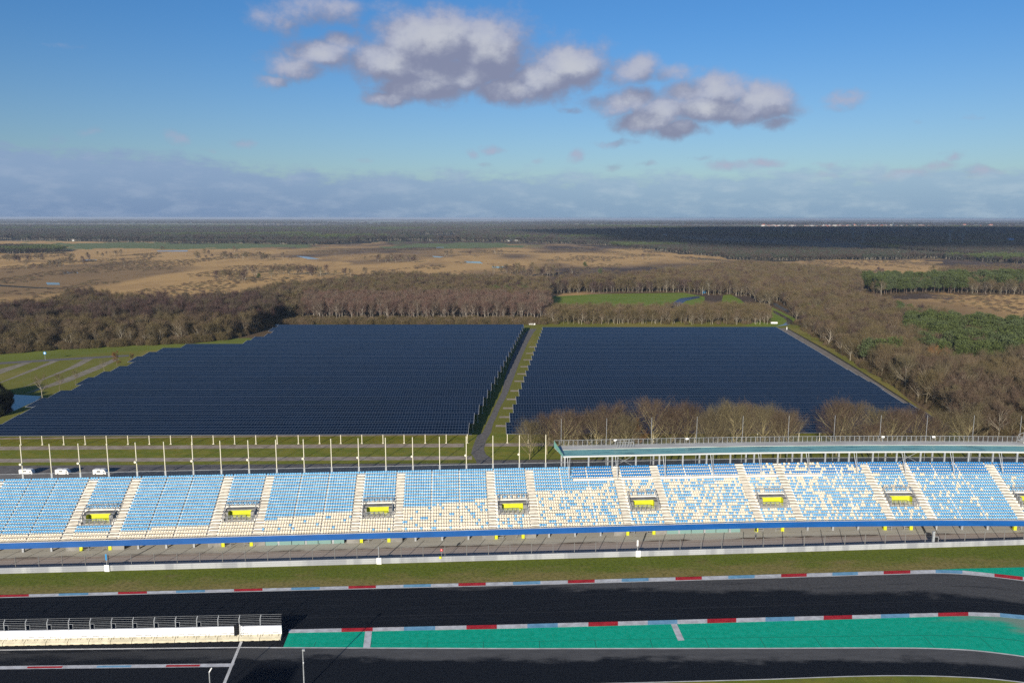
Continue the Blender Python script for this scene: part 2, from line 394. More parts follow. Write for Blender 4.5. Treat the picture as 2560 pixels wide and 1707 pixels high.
TENS = {2: 'twenty', 3: 'thirty', 4: 'forty', 5: 'fifty'}; TT = {2: 'twentieth', 3: 'thirtieth', 4: 'fortieth', 5: 'fiftieth'}
def nth(i):
    if i <= 19: return ORD[i-1]
    return TT[i//10] if i % 10 == 0 else TENS[i//10]+'-'+ORD[i % 10-1]

def interp_px(pts, xs):
    a = np.array(pts, float)
    y = np.interp(xs, a[:, 0], a[:, 1])
    s0 = (a[1, 1]-a[0, 1])/(a[1, 0]-a[0, 0]); s1 = (a[-1, 1]-a[-2, 1])/(a[-1, 0]-a[-2, 0])
    y = np.where(xs < a[0, 0], a[0, 1]+(xs-a[0, 0])*s0, y)
    return np.where(xs > a[-1, 0], a[-1, 1]+(xs-a[-1, 0])*s1, y)
def smooth_poly(pts, xs):
    y = interp_px(pts, xs)
    k = np.hanning(9); k /= k.sum()
    yp = np.concatenate([y[:1]+(y[:1]-y[4:0:-1]), y, y[-1:]+(y[-1:]-y[-2:-6:-1])])
    return np.convolve(yp, k, 'valid')
def strip(name, far, near, z, material, x0=-420, x1=2980, step=20, kind='structure', off_near=0.):
    xs = np.arange(x0, x1+1, step, dtype=float)
    yf = smooth_poly(far, xs); yn = smooth_poly(near, xs)
    mb = MB()
    A = [G(x, y) for x, y in zip(xs, yf)]; B = [G(x, y) for x, y in zip(xs, yn)]
    for i in range(len(xs)-1):
        mb.face([(*B[i], z), (*B[i+1], z), (*A[i+1], z), (*A[i], z)], 0,
                [(B[i][0], 1), (B[i+1][0], 1), (A[i+1][0], 0), (A[i][0], 0)])
    o = mb.build(name, material)
    return tag(o, kind=kind)
def poly(name, px, z, material, kind='structure', world=False):
    mb = MB(); mb.face([(*(p if world else G(*p)), z) for p in px])
    o = mb.build(name, material)
    if o.data.polygons[0].normal.z < 0: o.data.flip_normals()
    if kind: tag(o, kind=kind)
    return o

# ------------------------------------------------------------------ numpy noise for land cover
def vnoise(x, y, seed=0):
    xi = np.floor(x).astype(np.int64); yi = np.floor(y).astype(np.int64); fx = x-xi; fy = y-yi
    fx = fx*fx*(3-2*fx); fy = fy*fy*(3-2*fy)
    def hsh(a, b):
        n = (a*374761393+b*668265263+seed*974634777) & 0x7fffffff
        n = ((n ^ (n >> 13))*1274126177) & 0x7fffffff
        return ((n ^ (n >> 16)) & 0xffff)/65535.
    return (hsh(xi, yi)*(1-fx)+hsh(xi+1, yi)*fx)*(1-fy)+(hsh(xi, yi+1)*(1-fx)+hsh(xi+1, yi+1)*fx)*fy
def fbm(x, y, seed=0, o=4):
    s = 0.; a = .5
    for k in range(o): s = s+a*vnoise(x*2**k+17*k, y*2**k-9*k, seed+k); a *= .5
    return s/(1-.5**o)
def inpoly(x, y, P):
    P = np.array(P, float); r = np.zeros(x.shape, bool); j = len(P)-1
    with np.errstate(all='ignore'):
        for i in range(len(P)):
            xi, yi = P[i]; xj, yj = P[j]
            c = ((yi > y) != (yj > y)) & (x < (xj-xi)*(y-yi)/(yj-yi+1e-12)+xi)
            r ^= c; j = i
    return r

# land-cover outlines, surveyed as ground spots of the photograph
WOOD_L = [(-600, 905), (0, 884), (153, 872), (306, 864), (463, 858), (555, 850), (612, 838), (685, 812), (700, 770), (574, 778), (440, 784), (383, 778), (268, 762), (172, 766), (115, 784), (34, 802), (0, 822), (-600, 850)]
WOOD_B = [(650, 812), (1372, 812), (1372, 722), (1280, 715), (1150, 708), (945, 705), (850, 720), (700, 736), (640, 750), (560, 780), (640, 800)]
WOOD_C = [(1372, 735), (1500, 733), (1710, 731), (1760, 738), (1870, 742), (1905, 765), (1950, 775), (1990, 775), (2150, 748), (2150, 700), (2010, 684), (1850, 674), (1700, 692), (1560, 712), (1400, 722)]
WOOD_R = [(1990, 806), (2010, 830), (2060, 860), (2120, 898), (2200, 945), (2280, 995), (2350, 1042), (2400, 1085), (2560, 1110), (3300, 1140), (3300, 845), (2560, 830), (2440, 832), (2330, 806), (2220, 776), (2110, 760), (1990, 770), (1975, 785)]
WOOD_P = [(2150, 712), (2330, 718), (2350, 692), (2420, 686), (2560, 694), (3300, 712), (3300, 745), (2560, 738), (2300, 732), (2190, 740)]
PINES1 = [(2235, 785), (2330, 808), (2560, 832), (3300, 850), (3300, 980), (2560, 925), (2440, 945), (2320, 920), (2270, 870)]
PINES2 = [(2160, 716), (2560, 712), (3300, 715), (3300, 745), (2560, 738), (2300, 732), (2180, 740)]
HEDGE_S = [(1372, 790), (1700, 790), (1860, 785), (1925, 790), (1925, 812), (1372, 812)]
HEDGE_B = [(685, 802), (1372, 802), (1372, 812), (685, 812)]
FAR_L = [(-900, 604), (0, 601), (400, 606), (800, 613), (960, 602), (960, 573), (500, 569), (0, 568), (-900, 568)]
FAR_C = [(760, 606), (1000, 603), (1250, 605), (1500, 612), (1650, 628), (1850, 650), (2060, 652), (2330, 646), (2560, 660), (3500, 690), (3500, 574), (2400, 570), (1900, 574), (1500, 568), (1100, 564), (760, 570)]
FAR_H = [(-900, 618), (100, 620), (165, 626), (130, 634), (-900, 638)]
TAN = [[(-900, 640), (300, 640), (700, 645), (900, 655), (800, 690), (700, 720), (560, 790), (0, 830), (-900, 880)],
       [(2130, 748), (2560, 742), (3300, 748), (3300, 850), (2560, 832), (2440, 834), (2330, 808)], [(2060, 655), (2330, 648), (2345, 720), (2130, 712)]]
MEADOW_F = [[(60, 609), (300, 606), (760, 610), (800, 618), (500, 622), (160, 622)], [(960, 609), (1200, 607), (1330, 612), (1290, 622), (1000, 620)],
            [(1200, 562), (1500, 560), (1700, 562), (1500, 565)], [(300, 560), (560, 559), (640, 562), (400, 564)], [(2100, 556), (2250, 556), (2240, 560), (2120, 560)]]

def build_ground():
    ang = np.radians(np.concatenate([np.arange(-180, -44, 4.), np.arange(-44, 44, .11), np.arange(44, 180, 4.)]))
    # radii evenly spaced in view angle so the far land keeps detail
    dep = np.concatenate([np.radians(np.linspace(60, 18, 30)), np.radians(np.linspace(17.9, 3.0, 330)), np.radians(np.geomspace(2.98, .07, 260))])
    r = HCAM/np.tan(dep)
    r = np.concatenate([[1.], r])
    A, R_ = np.meshgrid(ang, r)
    X = R_*np.sin(A); Y = R_*np.cos(A)
    n1 = fbm(X/60, Y/60, 3, 5)-.5; n2 = fbm(X/60, Y/60, 9, 5)-.5
    amp = np.clip(R_*.12, 8, 400)
    px, py = PX(X+n1*amp, Y+n2*amp)
    px = np.nan_to_num(px, nan=-9e4); py = np.nan_to_num(py, nan=9e4)
    big = fbm(X/220, Y/420, 21, 5); sm = fbm(X/22, Y/50, 31, 4)
    def L(*c): return np.array(c)
    col = np.ones(X.shape+(3,))*L(.10, .078, .036)          # wood floor
    far = py < 700
    heather = L(.095, .068, .052); straw = L(.54, .335, .135); straw2 = L(.40, .245, .105)
    # open heath everywhere beyond the woods
    hm = (py < 800) & (py > 600)
    k = np.clip((big-.50)*7+np.clip((px-900)/700, -1.3, 1.2)*.75+np.clip((650-py)/40, -1, 1)*.45, 0, 1)[..., None]
    kk = np.clip((sm-.52)*8, 0, 1)[..., None]*.6
    heath = (straw*(1-kk)+straw2*kk)*(1-k)+(heather*(1+kk))*k
    col = np.where(hm[..., None], heath, col)
    for P in TAN:
        mk = inpoly(px, py, P)[..., None]
        t_ = np.clip((big-.60)*6, 0, .55)[..., None]
        col = np.where(mk, (straw*(1-kk)+straw2*kk)*(1-t_)+heather*t_, col)
    # far country: fields and woods as bands
    fb = fbm(X/900, Y/2600, 41, 4)
    fc = np.where((fb > .60)[..., None], L(.12, .15, .05), np.where((fb > .53)[..., None], L(.22, .17, .11), L(.070, .060, .048)))
    col = np.where((py < 604)[..., None], fc, col)
    for P in (WOOD_L, WOOD_B, WOOD_C, WOOD_R, WOOD_P):
        col = np.where(inpoly(px, py, P)[..., None], L(.13, .088, .048)*(.7+.6*sm[..., None]), col)
    for P in (FAR_L, FAR_C, FAR_H):
        col = np.where(inpoly(px, py, P)[..., None], L(.05, .044, .034), col)
    for P in MEADOW_F:
        col = np.where(inpoly(px, py, P)[..., None], L(.15, .18, .075), col)
    near = (R_ < 480) & (py > 800)
    g = L(.175, .172, .034)*(1-kk)+L(.27, .215, .065)*kk
    nearopen = near & ~inpoly(px, py, WOOD_R) & ~inpoly(px, py, WOOD_L)
    col = np.where(nearopen[..., None], g, col)
    bd = inpoly(px, py, [(-600, 890), (0, 872), (460, 850), (620, 836), (700, 812), (700, 830), (560, 856), (330, 880), (0, 905), (-600, 930)])
    col = np.where(bd[..., None], L(.16, .185, .035)*(.75+.5*sm[..., None]), col)
    nv = X.size; nr, na = X.shape
    v = np.zeros((nv+0, 3)); v[:, 0] = X.ravel(); v[:, 1] = Y.ravel()
    i, j = np.meshgrid(np.arange(nr-1), np.arange(na), indexing='ij')
    j2 = (j+1) % na
    q = np.stack([i*na+j, i*na+j2, (i+1)*na+j2, (i+1)*na+j], -1).reshape(-1, 4)[:, ::-1]
    me = bpy.data.meshes.new('ground')
    me.vertices.add(nv); me.vertices.foreach_set('co', v.ravel())
    me.loops.add(q.size); me.loops.foreach_set('vertex_index', q.ravel().astype(np.int32))
    me.polygons.add(len(q)); me.polygons.foreach_set('loop_start', np.arange(0, q.size, 4, dtype=np.int32))
    me.update(calc_edges=True)
    ca = me.color_attributes.new('cover', 'FLOAT_COLOR', 'POINT')
    ca.data.foreach_set('color', np.concatenate([col.reshape(-1, 3), np.ones((nv, 1))], 1).astype('f').ravel())
    if me.polygons[0].normal.z < 0: me.flip_normals()
    def f(t):
        c = t.attr('cover'); p = t.pos()
        a = t.noise(t.vm('MULTIPLY', p, (.5, 1, 1)), .12, 8, .68); b = t.noise(p, 1.3, 5, .7)
        r = t.m('ADD', .62, t.m('ADD', t.m('MULTIPLY', a, .5), t.m('MULTIPLY', b, .26)))
        return t.mix(1., c, t.vec(r, r, r), 'MULTIPLY')
    me.materials.append(mat('land_cover', f, .97, .05))
    o = bpy.data.objects.new('ground', me); C.objects.link(o); tag(o, kind='structure')
build_ground()

# ------------------------------------------------------------------ circuit surfaces
K1 = [(-400, 1496.5), (0, 1487.3), (640, 1471.2), (1280, 1454.5), (1920, 1436.2), (2209, 1427.5), (2339, 1424.3), (2406, 1426), (2486, 1434), (2560, 1442), (2700, 1462), (2900, 1500)]
K1b = [(-400, 1502.5), (0, 1493.3), (640, 1477.6), (1280, 1462.6), (1920, 1444.6), (2209, 1435.8), (2339, 1432.2), (2406, 1434), (2486, 1442), (2560, 1451.2), (2700, 1472), (2900, 1510)]
K2 = [(-400, 1600), (700, 1574), (1280, 1560.8), (1920, 1543), (2418, 1530), (2500, 1532.5), (2560, 1538), (2700, 1555), (2900, 1590)]
K2b = [(-400, 1609), (700, 1582), (1280, 1570.5), (1920, 1553), (2418, 1538.5), (2500, 1541.5), (2560, 1547.5), (2700, 1566), (2900, 1604)]
WL = [(-400, 1631), (0, 1623), (604, 1616.6), (1280, 1619.5), (1920, 1618.8), (2130, 1617.7), (2300, 1618), (2423, 1622.5), (2507, 1632), (2560, 1639), (2700, 1664), (2900, 1705)]
NL = [(600, 1722), (1280, 1712), (1531, 1706.5), (1920, 1696.5), (2088, 1690), (2213, 1687), (2339, 1688), (2465, 1693.5), (2560, 1704), (2700, 1725), (2900, 1765)]
off = lambda P, d: [(x, y+d) for x, y in P]
ARM = [(-400, 1445), (0, 1434.5), (640, 1418), (1280, 1400), (1920, 1382), (2560, 1362), (2900, 1351)]
strip('grass_verge', ARM, K1, .012, M['verge'])
strip('race_track', K1b, off(K2, 45), .020, M['track'])
strip('pit_lane', off(WL, -2), [(x, y+140) for x, y in [(-400, 1640), (3000, 1700)]], .016, M['track_low'], x1=2980)
sp = strip('service_lane', off(WL, -26), WL, .024, M['track_low'], x1=700)
gsheet = strip('runoff_area', K2b, WL, .028, M['green'], x0=0, x1=2980)
# cut the run-off's left end on its slant: rebuild as polygon strip from 712 px
bpy.data.objects.remove(gsheet)
def runoff():
    mb = MB(); xs = np.arange(722, 2990, 14.)
    yf = smooth_poly(K2b, xs); yn = smooth_poly(WL, xs)
    A = [G(x, y) for x, y in zip(xs, yf)]
    B = [G(x - (14 if i == 0 else 14*max(0, 1-i/6)), y) for i, (x, y) in enumerate(zip(xs, yn))]
    for i in range(len(xs)-1):
        mb.face([(*B[i], .028), (*B[i+1], .028), (*A[i+1], .028), (*A[i], .028)], 0, [(B[i][0], 1), (B[i+1][0], 1), (A[i+1][0], 0), (A[i][0], 0)])
    tag(mb.build('runoff_area', M['green']), kind='structure')
runoff()
# green run-off beyond the kerb at the far right
def runoff2():
    xs = np.arange(2330, 2990, 22.); mb = MB()
    yf = np.interp(xs, [2330, 2400, 2560, 2980], [1424, 1421, 1417.5, 1409]); yn = smooth_poly(K1, xs)+1
    for i in range(len(xs)-1):
        a, b, c, d = [G(*q) for q in ((xs[i], yn[i]), (xs[i+1], yn[i+1]), (xs[i+1], yf[i+1]), (xs[i], yf[i]))]
        mb.face([(*a, .030), (*b, .030), (*c, .030), (*d, .030)], 0, [(q[0]-60, .3) for q in (a, b, c, d)])
    tag(mb.build('runoff_area', M['green']), kind='structure')
runoff2()
def band(name, P, w_px, z, material, x0, x1, kind='structure'):
    strip(name, P, off(P, w_px), z, material, x0, x1, 20, kind)
band('edge_line', WL, 2.6, .036, M['line'], -420, 2980)
band('edge_line', NL, 2.2, .036, M['line'], 620, 2980)
band('edge_line', off(K1b, -.6), 1.6, .050, M['line'], -420, 2980)
def grass_near():
    strip('near_grass', off(NL, 2), [(600, 1900), (2980, 1990)], .030, M['grass'], 900, 2980)
grass_near()
def kerb(name, far, near, marks, z=.06, tail=None):
    """marks: photograph x where each colour starts, with its material slot"""
    mb = MB(); lastx = marks[-1][0]
    for (xa, ci), (xb, _) in zip(marks, marks[1:]):
        n = max(1, int((xb-xa)/18)); xs = np.linspace(xa, xb, n+1)
        yf = interp_px(far, xs); yn = interp_px(near, xs)
        for i in range(n):
            a, b, c, d = [G(*q) for q in ((xs[i], yn[i]), (xs[i+1], yn[i+1]), (xs[i+1], yf[i+1]), (xs[i], yf[i]))]
            mb.face([(*a, z*.55), (*b, z*.55), (*c, z), (*d, z)], ci)
            mb.face([(*d, z), (*c, z), (*c, 0), (*d, 0)], ci); mb.face([(*b, z*.55), (*a, z*.55), (*a, 0), (*b, 0)], ci)
    tag(mb.build(name, [M['red'], M['kerb_white'], M['kerb_blue']]), kind='structure')
r1 = [-293, -2, 295, 585, 871, 1146, 1419.6, 1688.6, 1952.7, 2209, 2486, 2770, 3060]
mk = []
for a, b in zip(r1, r1[1:]):
    q = (b-a)/4
    if a == 2209: mk += [(a, 0), (2276, 1), (2339, 2), (2406, 1)]
    else: mk += [(a, 0), (a+q, 1), (a+2*q, 2), (a+3*q, 1)]
mk.append((r1[-1], 0))
kerb('kerb', K1, K1b, mk)
r2 = [853.7, 1166, 1470.7, 1768, 2059, 2345]
mk = [(722, 1)]
for a, b in zip(r2, r2[1:]):
    q = (b-a)/4; mk += [(a, 0), (a+q, 1), (a+2*q, 2), (a+3*q, 1)]
mk += [(2345, 0), (2421, 1), (2500, 2), (2580, 1), (2660, 0), (2760, 1)]
kerb('kerb', K2, K2b, mk)
# flat painted strip in the pit lane
SA = [(-400, 1673.5), (0, 1664.5), (586, 1657.7), (640, 1657)]; SB = [(-400, 1682), (0, 1672.6), (586, 1666.2), (640, 1666)]
mb = MB()
for xa, xb, ci in ((-330, -190, 0), (-190, -90, 1), (-90, 0, 2), (-10, 71, 1), (71, 159, 0), (159, 245, 1), (245, 331, 2), (331, 418, 1), (418, 503, 0), (503, 587, 1)):
    s_ = -6
    for p0, p1, cc in ((0, .22, 1), (.22, .80, ci), (.80, 1, 1)):
        q = []
        for x, k in ((xa, p1), (xb, p1), (xb, p0), (xa, p0)):
            yf = float(interp_px(SA, np.array([float(x)]))[0]); yn = float(interp_px(SB, np.array([float(x)]))[0])
            q.append((*G(x+s_*k, yf+(yn-yf)*k), .034))
        mb.face(q, cc)
tag(mb.build('lane_marking', [M['red'], M['kerb_white'], M['kerb_blue']]), kind='structure')
poly('lane_marking', [(600.5, 1602.5), (607, 1602.5), (563, 1712), (555, 1712)], .042, M['line'])
poly('lane_marking', [(913, 1577.5), (930, 1577), (925.5, 1618), (908, 1618)], .040, M['kerb_white'])
poly('lane_marking', [(1677, 1559.5), (1692, 1559), (1711, 1600), (1695, 1601)], .040, M['kerb_white'])

# ------------------------------------------------------------------ grandstand
HEAD0 = rad(4.35)
def curve_table():
    ds = .5; S = np.arange(-150, 150.01, ds); P_ = np.zeros((len(S), 2)); Hh = np.zeros(len(S))
    def hd(s): return HEAD0 if s < 36 else HEAD0-rad(.085)*(s-36)
    i0 = int(150/ds); P_[i0] = (0.06, 139.13)
    for i in range(i0, len(S)-1): P_[i+1] = P_[i]+ds*np.array([math.cos(hd(S[i]+.25)), math.sin(hd(S[i]+.25))])
    for i in range(i0, 0, -1): P_[i-1] = P_[i]-ds*np.array([math.cos(hd(S[i]-.25)), math.sin(hd(S[i]-.25))])
    return S, P_, np.array([hd(s) for s in S])
_S, _P, _H = curve_table()
def W(s, o, z):
    x = np.interp(s, _S, _P[:, 0]); y = np.interp(s, _S, _P[:, 1]); h = np.interp(s, _S, _H)
    return (float(x-o*math.sin(h)), float(y+o*math.cos(h)), z)
def hd_at(s): return float(np.interp(s, _S, _H))
PITR, RISE, TREAD, Z0, NR = 25.25, .377, .70, 3.1, 20
S_A = -80.0; KS = list(range(-1, 9)); SMIN, SMAX = S_A-PITR, S_A+9*PITR-PITR
SMAX = 120.
A_W, NARW = 1.5, 6.4
def zrow(i): return Z0+RISE*i
def sections(k):
    s0 = S_A+k*PITR
    return s0, s0+A_W, s0+A_W+NARW, s0+2*A_W+NARW, s0+PITR     # aisle, narrow block, aisle, wide block
stand = thing('grandstand', 'long open grandstand with rows of pale blue and ivory seats above a blue fascia', 'grandstand', (0, 0, 0))
PITS = [(sections(k)[1]+.45, sections(k)[2]-.45) for k in KS if sections(k)[2] < SMAX]
BR0, BR1 = 5, 10      # rows taken by each stairway opening
mb = MB()
brk = set([SMIN, SMAX])
for a, b in PITS: brk |= {a, b}
s = SMIN
while s < SMAX: brk.add(s); s += 4.
brk = sorted(brk)
for a, b in zip(brk, brk[1:]):
    if b-a < 1e-6: continue
    pit = any(p0-1e-6 <= a and b <= p1+1e-6 for p0, p1 in PITS)
    for i in range(NR):
        o0, o1, z = i*TREAD, (i+1)*TREAD+(.35 if i == NR-1 else 0), zrow(i)
        if pit and BR0 <= i < BR1:
            if i == BR0: mb.face([W(a, o0, z), W(b, o0, z), W(b, 6.0, z), W(a, 6.0, z)])
            else: continue
        else: mb.face([W(a, o0, z), W(b, o0, z), W(b, o1, z), W(a, o1, z)])
        zb = z-RISE
        if pit and i == BR1:
            mb.face([W(a, o0, z-.42), W(b, o0, z-.42), W(b, o0, z), W(a, o0, z)])
        elif not (pit and BR0 < i < BR1): mb.face([W(a, o0, zb), W(b, o0, zb), W(b, o0, z), W(a, o0, z)])
    zt = zrow(NR-1); ob = NR*TREAD+.35
    mb.face([W(a, ob, zt), W(b, ob, zt), W(b, ob, 0), W(a, ob, 0)])                                      # rear wall
    mb.face([W(a, .02, Z0-.42), W(b, .02, Z0-.42), W(b, 5, Z0-.1), W(a, 5, Z0-.1)])                       # soffit
    mb.box(a, b, NR*TREAD+.15, ob+.05, zt+.004, zt+.22, W)                                                   # white kerb at the top
mb.build('terrace', M['concrete'], stand)
for side in (SMIN, SMAX):
    e = MB()
    for i in range(NR): e.face([W(side, i*TREAD, 0), W(side, (i+1)*TREAD, 0), W(side, (i+1)*TREAD, zrow(i)), W(side, i*TREAD, zrow(i))])
    e.build('end_wall', M['concrete'], stand)
# aisles with half steps
for k in KS:
    q = sections(k)
    for a, b in ((q[0], q[1]), (q[2], q[3])):
        if b > SMAX or a < SMIN: continue
        mb = MB()
        for i in range(NR-1):
            z = zrow(i)
            mb.box(a+.06, b-.06, i*TREAD+.36, (i+1)*TREAD-.003, z+.003, z+RISE*.5, W)
            mb.box(a+.06, b-.06, i*TREAD+.003, i*TREAD+.357, z+.003, z+.012, W)
        mb.build('aisle', M['steps'], stand)
# fascia band
mb = MB()
ss = np.arange(SMIN, SMAX+.1, 3.)
for a, b in zip(ss, ss[1:]): mb.box(a, b, -.10, -.004, 2.58, 3.70, W)
mb.build('fascia', M['fascia'], stand)
mb = MB()
for a, b in zip(ss, ss[1:]): mb.box(a, b, -.13, .02, 3.702, 3.74, W)
mb.build('coping', M['concrete'], stand)

# stairway openings
for (a, b) in PITS:
    z5, z10 = zrow(BR0), zrow(BR1)-.42
    o5, o10, ot = BR0*TREAD, BR1*TREAD, 6.0
    v = thing('stairway_opening', None, None, (0, 0, 0)); v.parent = stand
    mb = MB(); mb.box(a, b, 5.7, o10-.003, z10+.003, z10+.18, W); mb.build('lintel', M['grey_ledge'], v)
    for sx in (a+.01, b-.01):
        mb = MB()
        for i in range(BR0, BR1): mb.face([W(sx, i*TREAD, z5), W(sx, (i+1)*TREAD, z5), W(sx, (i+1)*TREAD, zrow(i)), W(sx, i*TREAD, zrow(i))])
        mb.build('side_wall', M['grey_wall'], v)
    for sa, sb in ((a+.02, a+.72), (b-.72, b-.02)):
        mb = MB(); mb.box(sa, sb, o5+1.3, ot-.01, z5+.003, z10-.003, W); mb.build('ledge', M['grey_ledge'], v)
    mb = MB()
    mb.face([W(a+.71, ot, z5), W(b-.71, ot, z5), W(b-.71, ot, z10), W(a+.71, ot, z10)])
    for sx in (a+.724, b-.724): mb.face([W(sx, o5+1.32, z5), W(sx, ot, z5), W(sx, ot, z10), W(sx, o5+1.32, z10)])
    mb.build('yellow_wall', M['yellow'], v)
    mb = MB()       # stair down into the stand, its guard rails
    mb.box(a+.6, b-1.6, o5+1.0, o5+2.2, z5+.003, z5+.10, W)
    mb.build('stair_well', M['steps'], v)
    r = MB()
    def rail(p, q, zp, zq, h=1.0, n=5, wires=4):
        for j in range(n+1):
            t_ = j/n; s_ = p[0]+(q[0]-p[0])*t_; o_ = p[1]+(q[1]-p[1])*t_; z_ = zp+(zq-zp)*t_
            r.tube(W(s_, o_, z_), W(s_, o_, z_+h), .06, n=4)
        for wv in range(wires):
            hh = h*(1-wv/wires*.8)
            r.tube(W(p[0], p[1], zp+hh), W(q[0], q[1], zq+hh), .045 if wv == 0 else .012, n=4)
    rail((a, o10+.05), (b, o10+.05), zrow(BR1), zrow(BR1), 1.0, 6)
    rail((a, o5), (a, o10), zrow(BR0), zrow(BR1), 1.0, 4)
    rail((b, o5), (b, o10), zrow(BR0), zrow(BR1), 1.0, 4)
    rail((a, o5+.08), (b, o5+.08), z5, z5, 1.0, 6)
    rail((a+.6, o5+1.0), (b-1.6, o5+1.0), z5, z5, .9, 4)
    r.build('guard_rail', M['steel'], v)
# rear railing
mb = MB(); zt = zrow(NR-1)+.22; ob = NR*TREAD+.32
s = S_A-PITR+2.0
RAILS = []
while s < SMAX: RAILS.append(s); s += 5.29
for s in [q for q in RAILS if q < float(np.interp(11., _P[:, 0], _S))]: mb.box(s-.16, s+.16, ob-.02, ob+.14, zt-.2, zt+1.12, W)
for a, b in zip(ss, ss[1:]):
    mb.tube(W(a, ob, zt+1.10), W(b, ob, zt+1.10), .05, n=4)
    for h in (.18, .36, .54, .72, .90): mb.tube(W(a, ob, zt+h), W(b, ob, zt+h), .012, n=3, cap=False)
mb.build('rear_railing', M['steel'], stand)
# under the fascia: columns, yellow pillars, grey and glass walls
CO = 4.4
for k in KS:
    s0 = S_A+k*PITR
    for d in (11.65, 16.65, 21.6):
        if not SMIN < s0+d < SMAX: continue
        mb = MB(); mb.box(s0+d-.17, s0+d+.17, CO, CO+.35, 0, Z0+2, W); mb.build('column', M['steel'], stand)
    for d in (1.6, 6.7):
        if not SMIN < s0+d < SMAX: continue
        mb = MB(); mb.box(s0+d-.28, s0+d+.28, CO-.1, CO+.35, 0, Z0+1.6, W); mb.build('yellow_pillar', M['yellow'], stand)
    for d0, d1 in ((7.05, 9.2), (-1.1, 1.25)):
        if k > 4 or not (SMIN < s0+d0 and s0+d1 < SMAX): continue
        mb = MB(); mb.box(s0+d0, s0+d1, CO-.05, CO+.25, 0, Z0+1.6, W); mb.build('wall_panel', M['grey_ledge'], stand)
    if k in (1, 4):
        mb = MB()
        for j in range(6):
            mb.box(s0+9.25+j*2.42, s0+9.25+(j+1)*2.42-.12, CO+.02, CO+.10, 0, Z0+1.6, W)
        mb.build('glass_front', M['glass_wall'], stand)
    for d0, d1 in ((1.95, 2.9), (5.4, 6.35)):
        if k > 7: continue
        r = MB()
        r.tube(W(s0+(d1 if d0 < 3 else d0), CO, 0), W(s0+(d1 if d0 < 3 else d0), CO, 1.1), .05, n=4)
        for h in (.35, .7, 1.05): r.tube(W(s0+d0, CO, h), W(s0+d1, CO, h), .03, n=4)
        r.build('stair_rail', M['steel'], stand)
# rear wall on the ground under the stand keeps the inside dim
def blank_row(s, i):
    X = W(s, i*TREAD, zrow(i)); x, _ = PX(*X)
    return i == 15 and 1430 < x < 2055
def seat_colour(s, i, k, wide):
    x, _ = PX(*W(s, i*TREAD, zrow(i)+.5)); x = float(x)
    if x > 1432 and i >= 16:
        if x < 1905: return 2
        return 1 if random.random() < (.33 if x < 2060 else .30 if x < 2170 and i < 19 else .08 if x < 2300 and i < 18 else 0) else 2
    b = np.interp(x, [-200, 120, 150, 265, 275, 372, 376, 505, 506, 540, 541, 640, 641, 690, 691, 786, 787, 865, 890, 975, 1000, 1090, 1091, 1185, 1186, 1215, 1240, 1320, 1345, 1430, 1500, 1600],
                     [3, 3, 3, 3, 3, 3, 4, 4, 4, 4, 5, 5, 5, 5, 6, 6, 7, 7, 6, 6, 8, 8, 9, 9, 10, 10, 11, 11, 12, 12, 13, 20])
    if i >= round(float(b)): return 0
    f = np.interp(x, [600, 700, 860, 960, 1000, 1120, 1220, 1330, 1500, 1560, 1700, 1880, 2010, 2200, 2320, 2560], [0, .03, .05, .05, .11, .16, .22, .25, .34, .46, .50, .56, .60, .70, .84, .95])
    return 0 if random.random() < f else 1
SEATS = []
for k in KS:
    q = sections(k)
    for (a, b, wide) in ((q[1], q[2], False), (q[3], q[4], True)):
        ex = .17 if wide else 0.; n = int((b-a-2*ex)/.470); g0 = a+((b-a)-n*.470-2*ex)/2
        for i in range(NR):
            for j in range(n):
                s = g0+(j+.5)*.470+(ex if j >= n//3 else 0)+(ex if j >= 2*(n//3) else 0)
                if s > SMAX-.3 or s < SMIN+.3: continue
                if not wide and BR0 <= i < BR1: continue
                if blank_row(s, i): continue
                SEATS.append((s, i, seat_colour(s, i, k, wide)))
    # the topmost row runs on across the aisles
    for a, b in ((q[0], q[1]), (q[2], q[3])):
        for j in range(3):
            s = a+(j+.5)*A_W/3
            x, _ = PX(*W(s, 13, 10))
            if SMIN < s < SMAX-.4 and not (1430 < x < 2060): SEATS.append((s, NR-1, seat_colour(s, NR-1, k, True)))
# bucket seat: pan, back with rounded top, pedestal
def seat_mesh():
    w, mb = .212, MB()
    mb.hexa([(-w, .02, .30), (w, .02, .30), (w*.9, .33, .27), (-w*.9, .33, .27), (-w, .01, .345), (w, .01, .345), (w*.95, .33, .31), (-w*.95, .33, .31)])
    pr = [(-w*.92, .31), (w*.92, .31), (w, .42), (w*.93, .50), (w*.55, .545), (-w*.55, .545), (-w*.93, .50), (-w, .42)]
    f_ = [(x, .31+(z-.31)*.22, z) for x, z in pr]; bk = [(x, y+.05, z) for x, y, z in f_]
    b = len(mb.v); mb.v += f_+bk
    n = len(pr); mb.f.append(tuple(b+i for i in range(n))); mb.f.append(tuple(b+n+i for i in range(n))[::-1])
    for i in range(n): j = (i+1) % n; mb.f.append((b+i, b+n+i, b+n+j, b+j))
    mb.box(-.03, .03, .18, .30, 0, .29)
    mb.mi = [0]*len(mb.f); mb.uv = [[(0, 0)]*len(f) for f in mb.f]
    return mb
sm_ = seat_mesh(); SV = np.array(sm_.v); SF = sm_.f
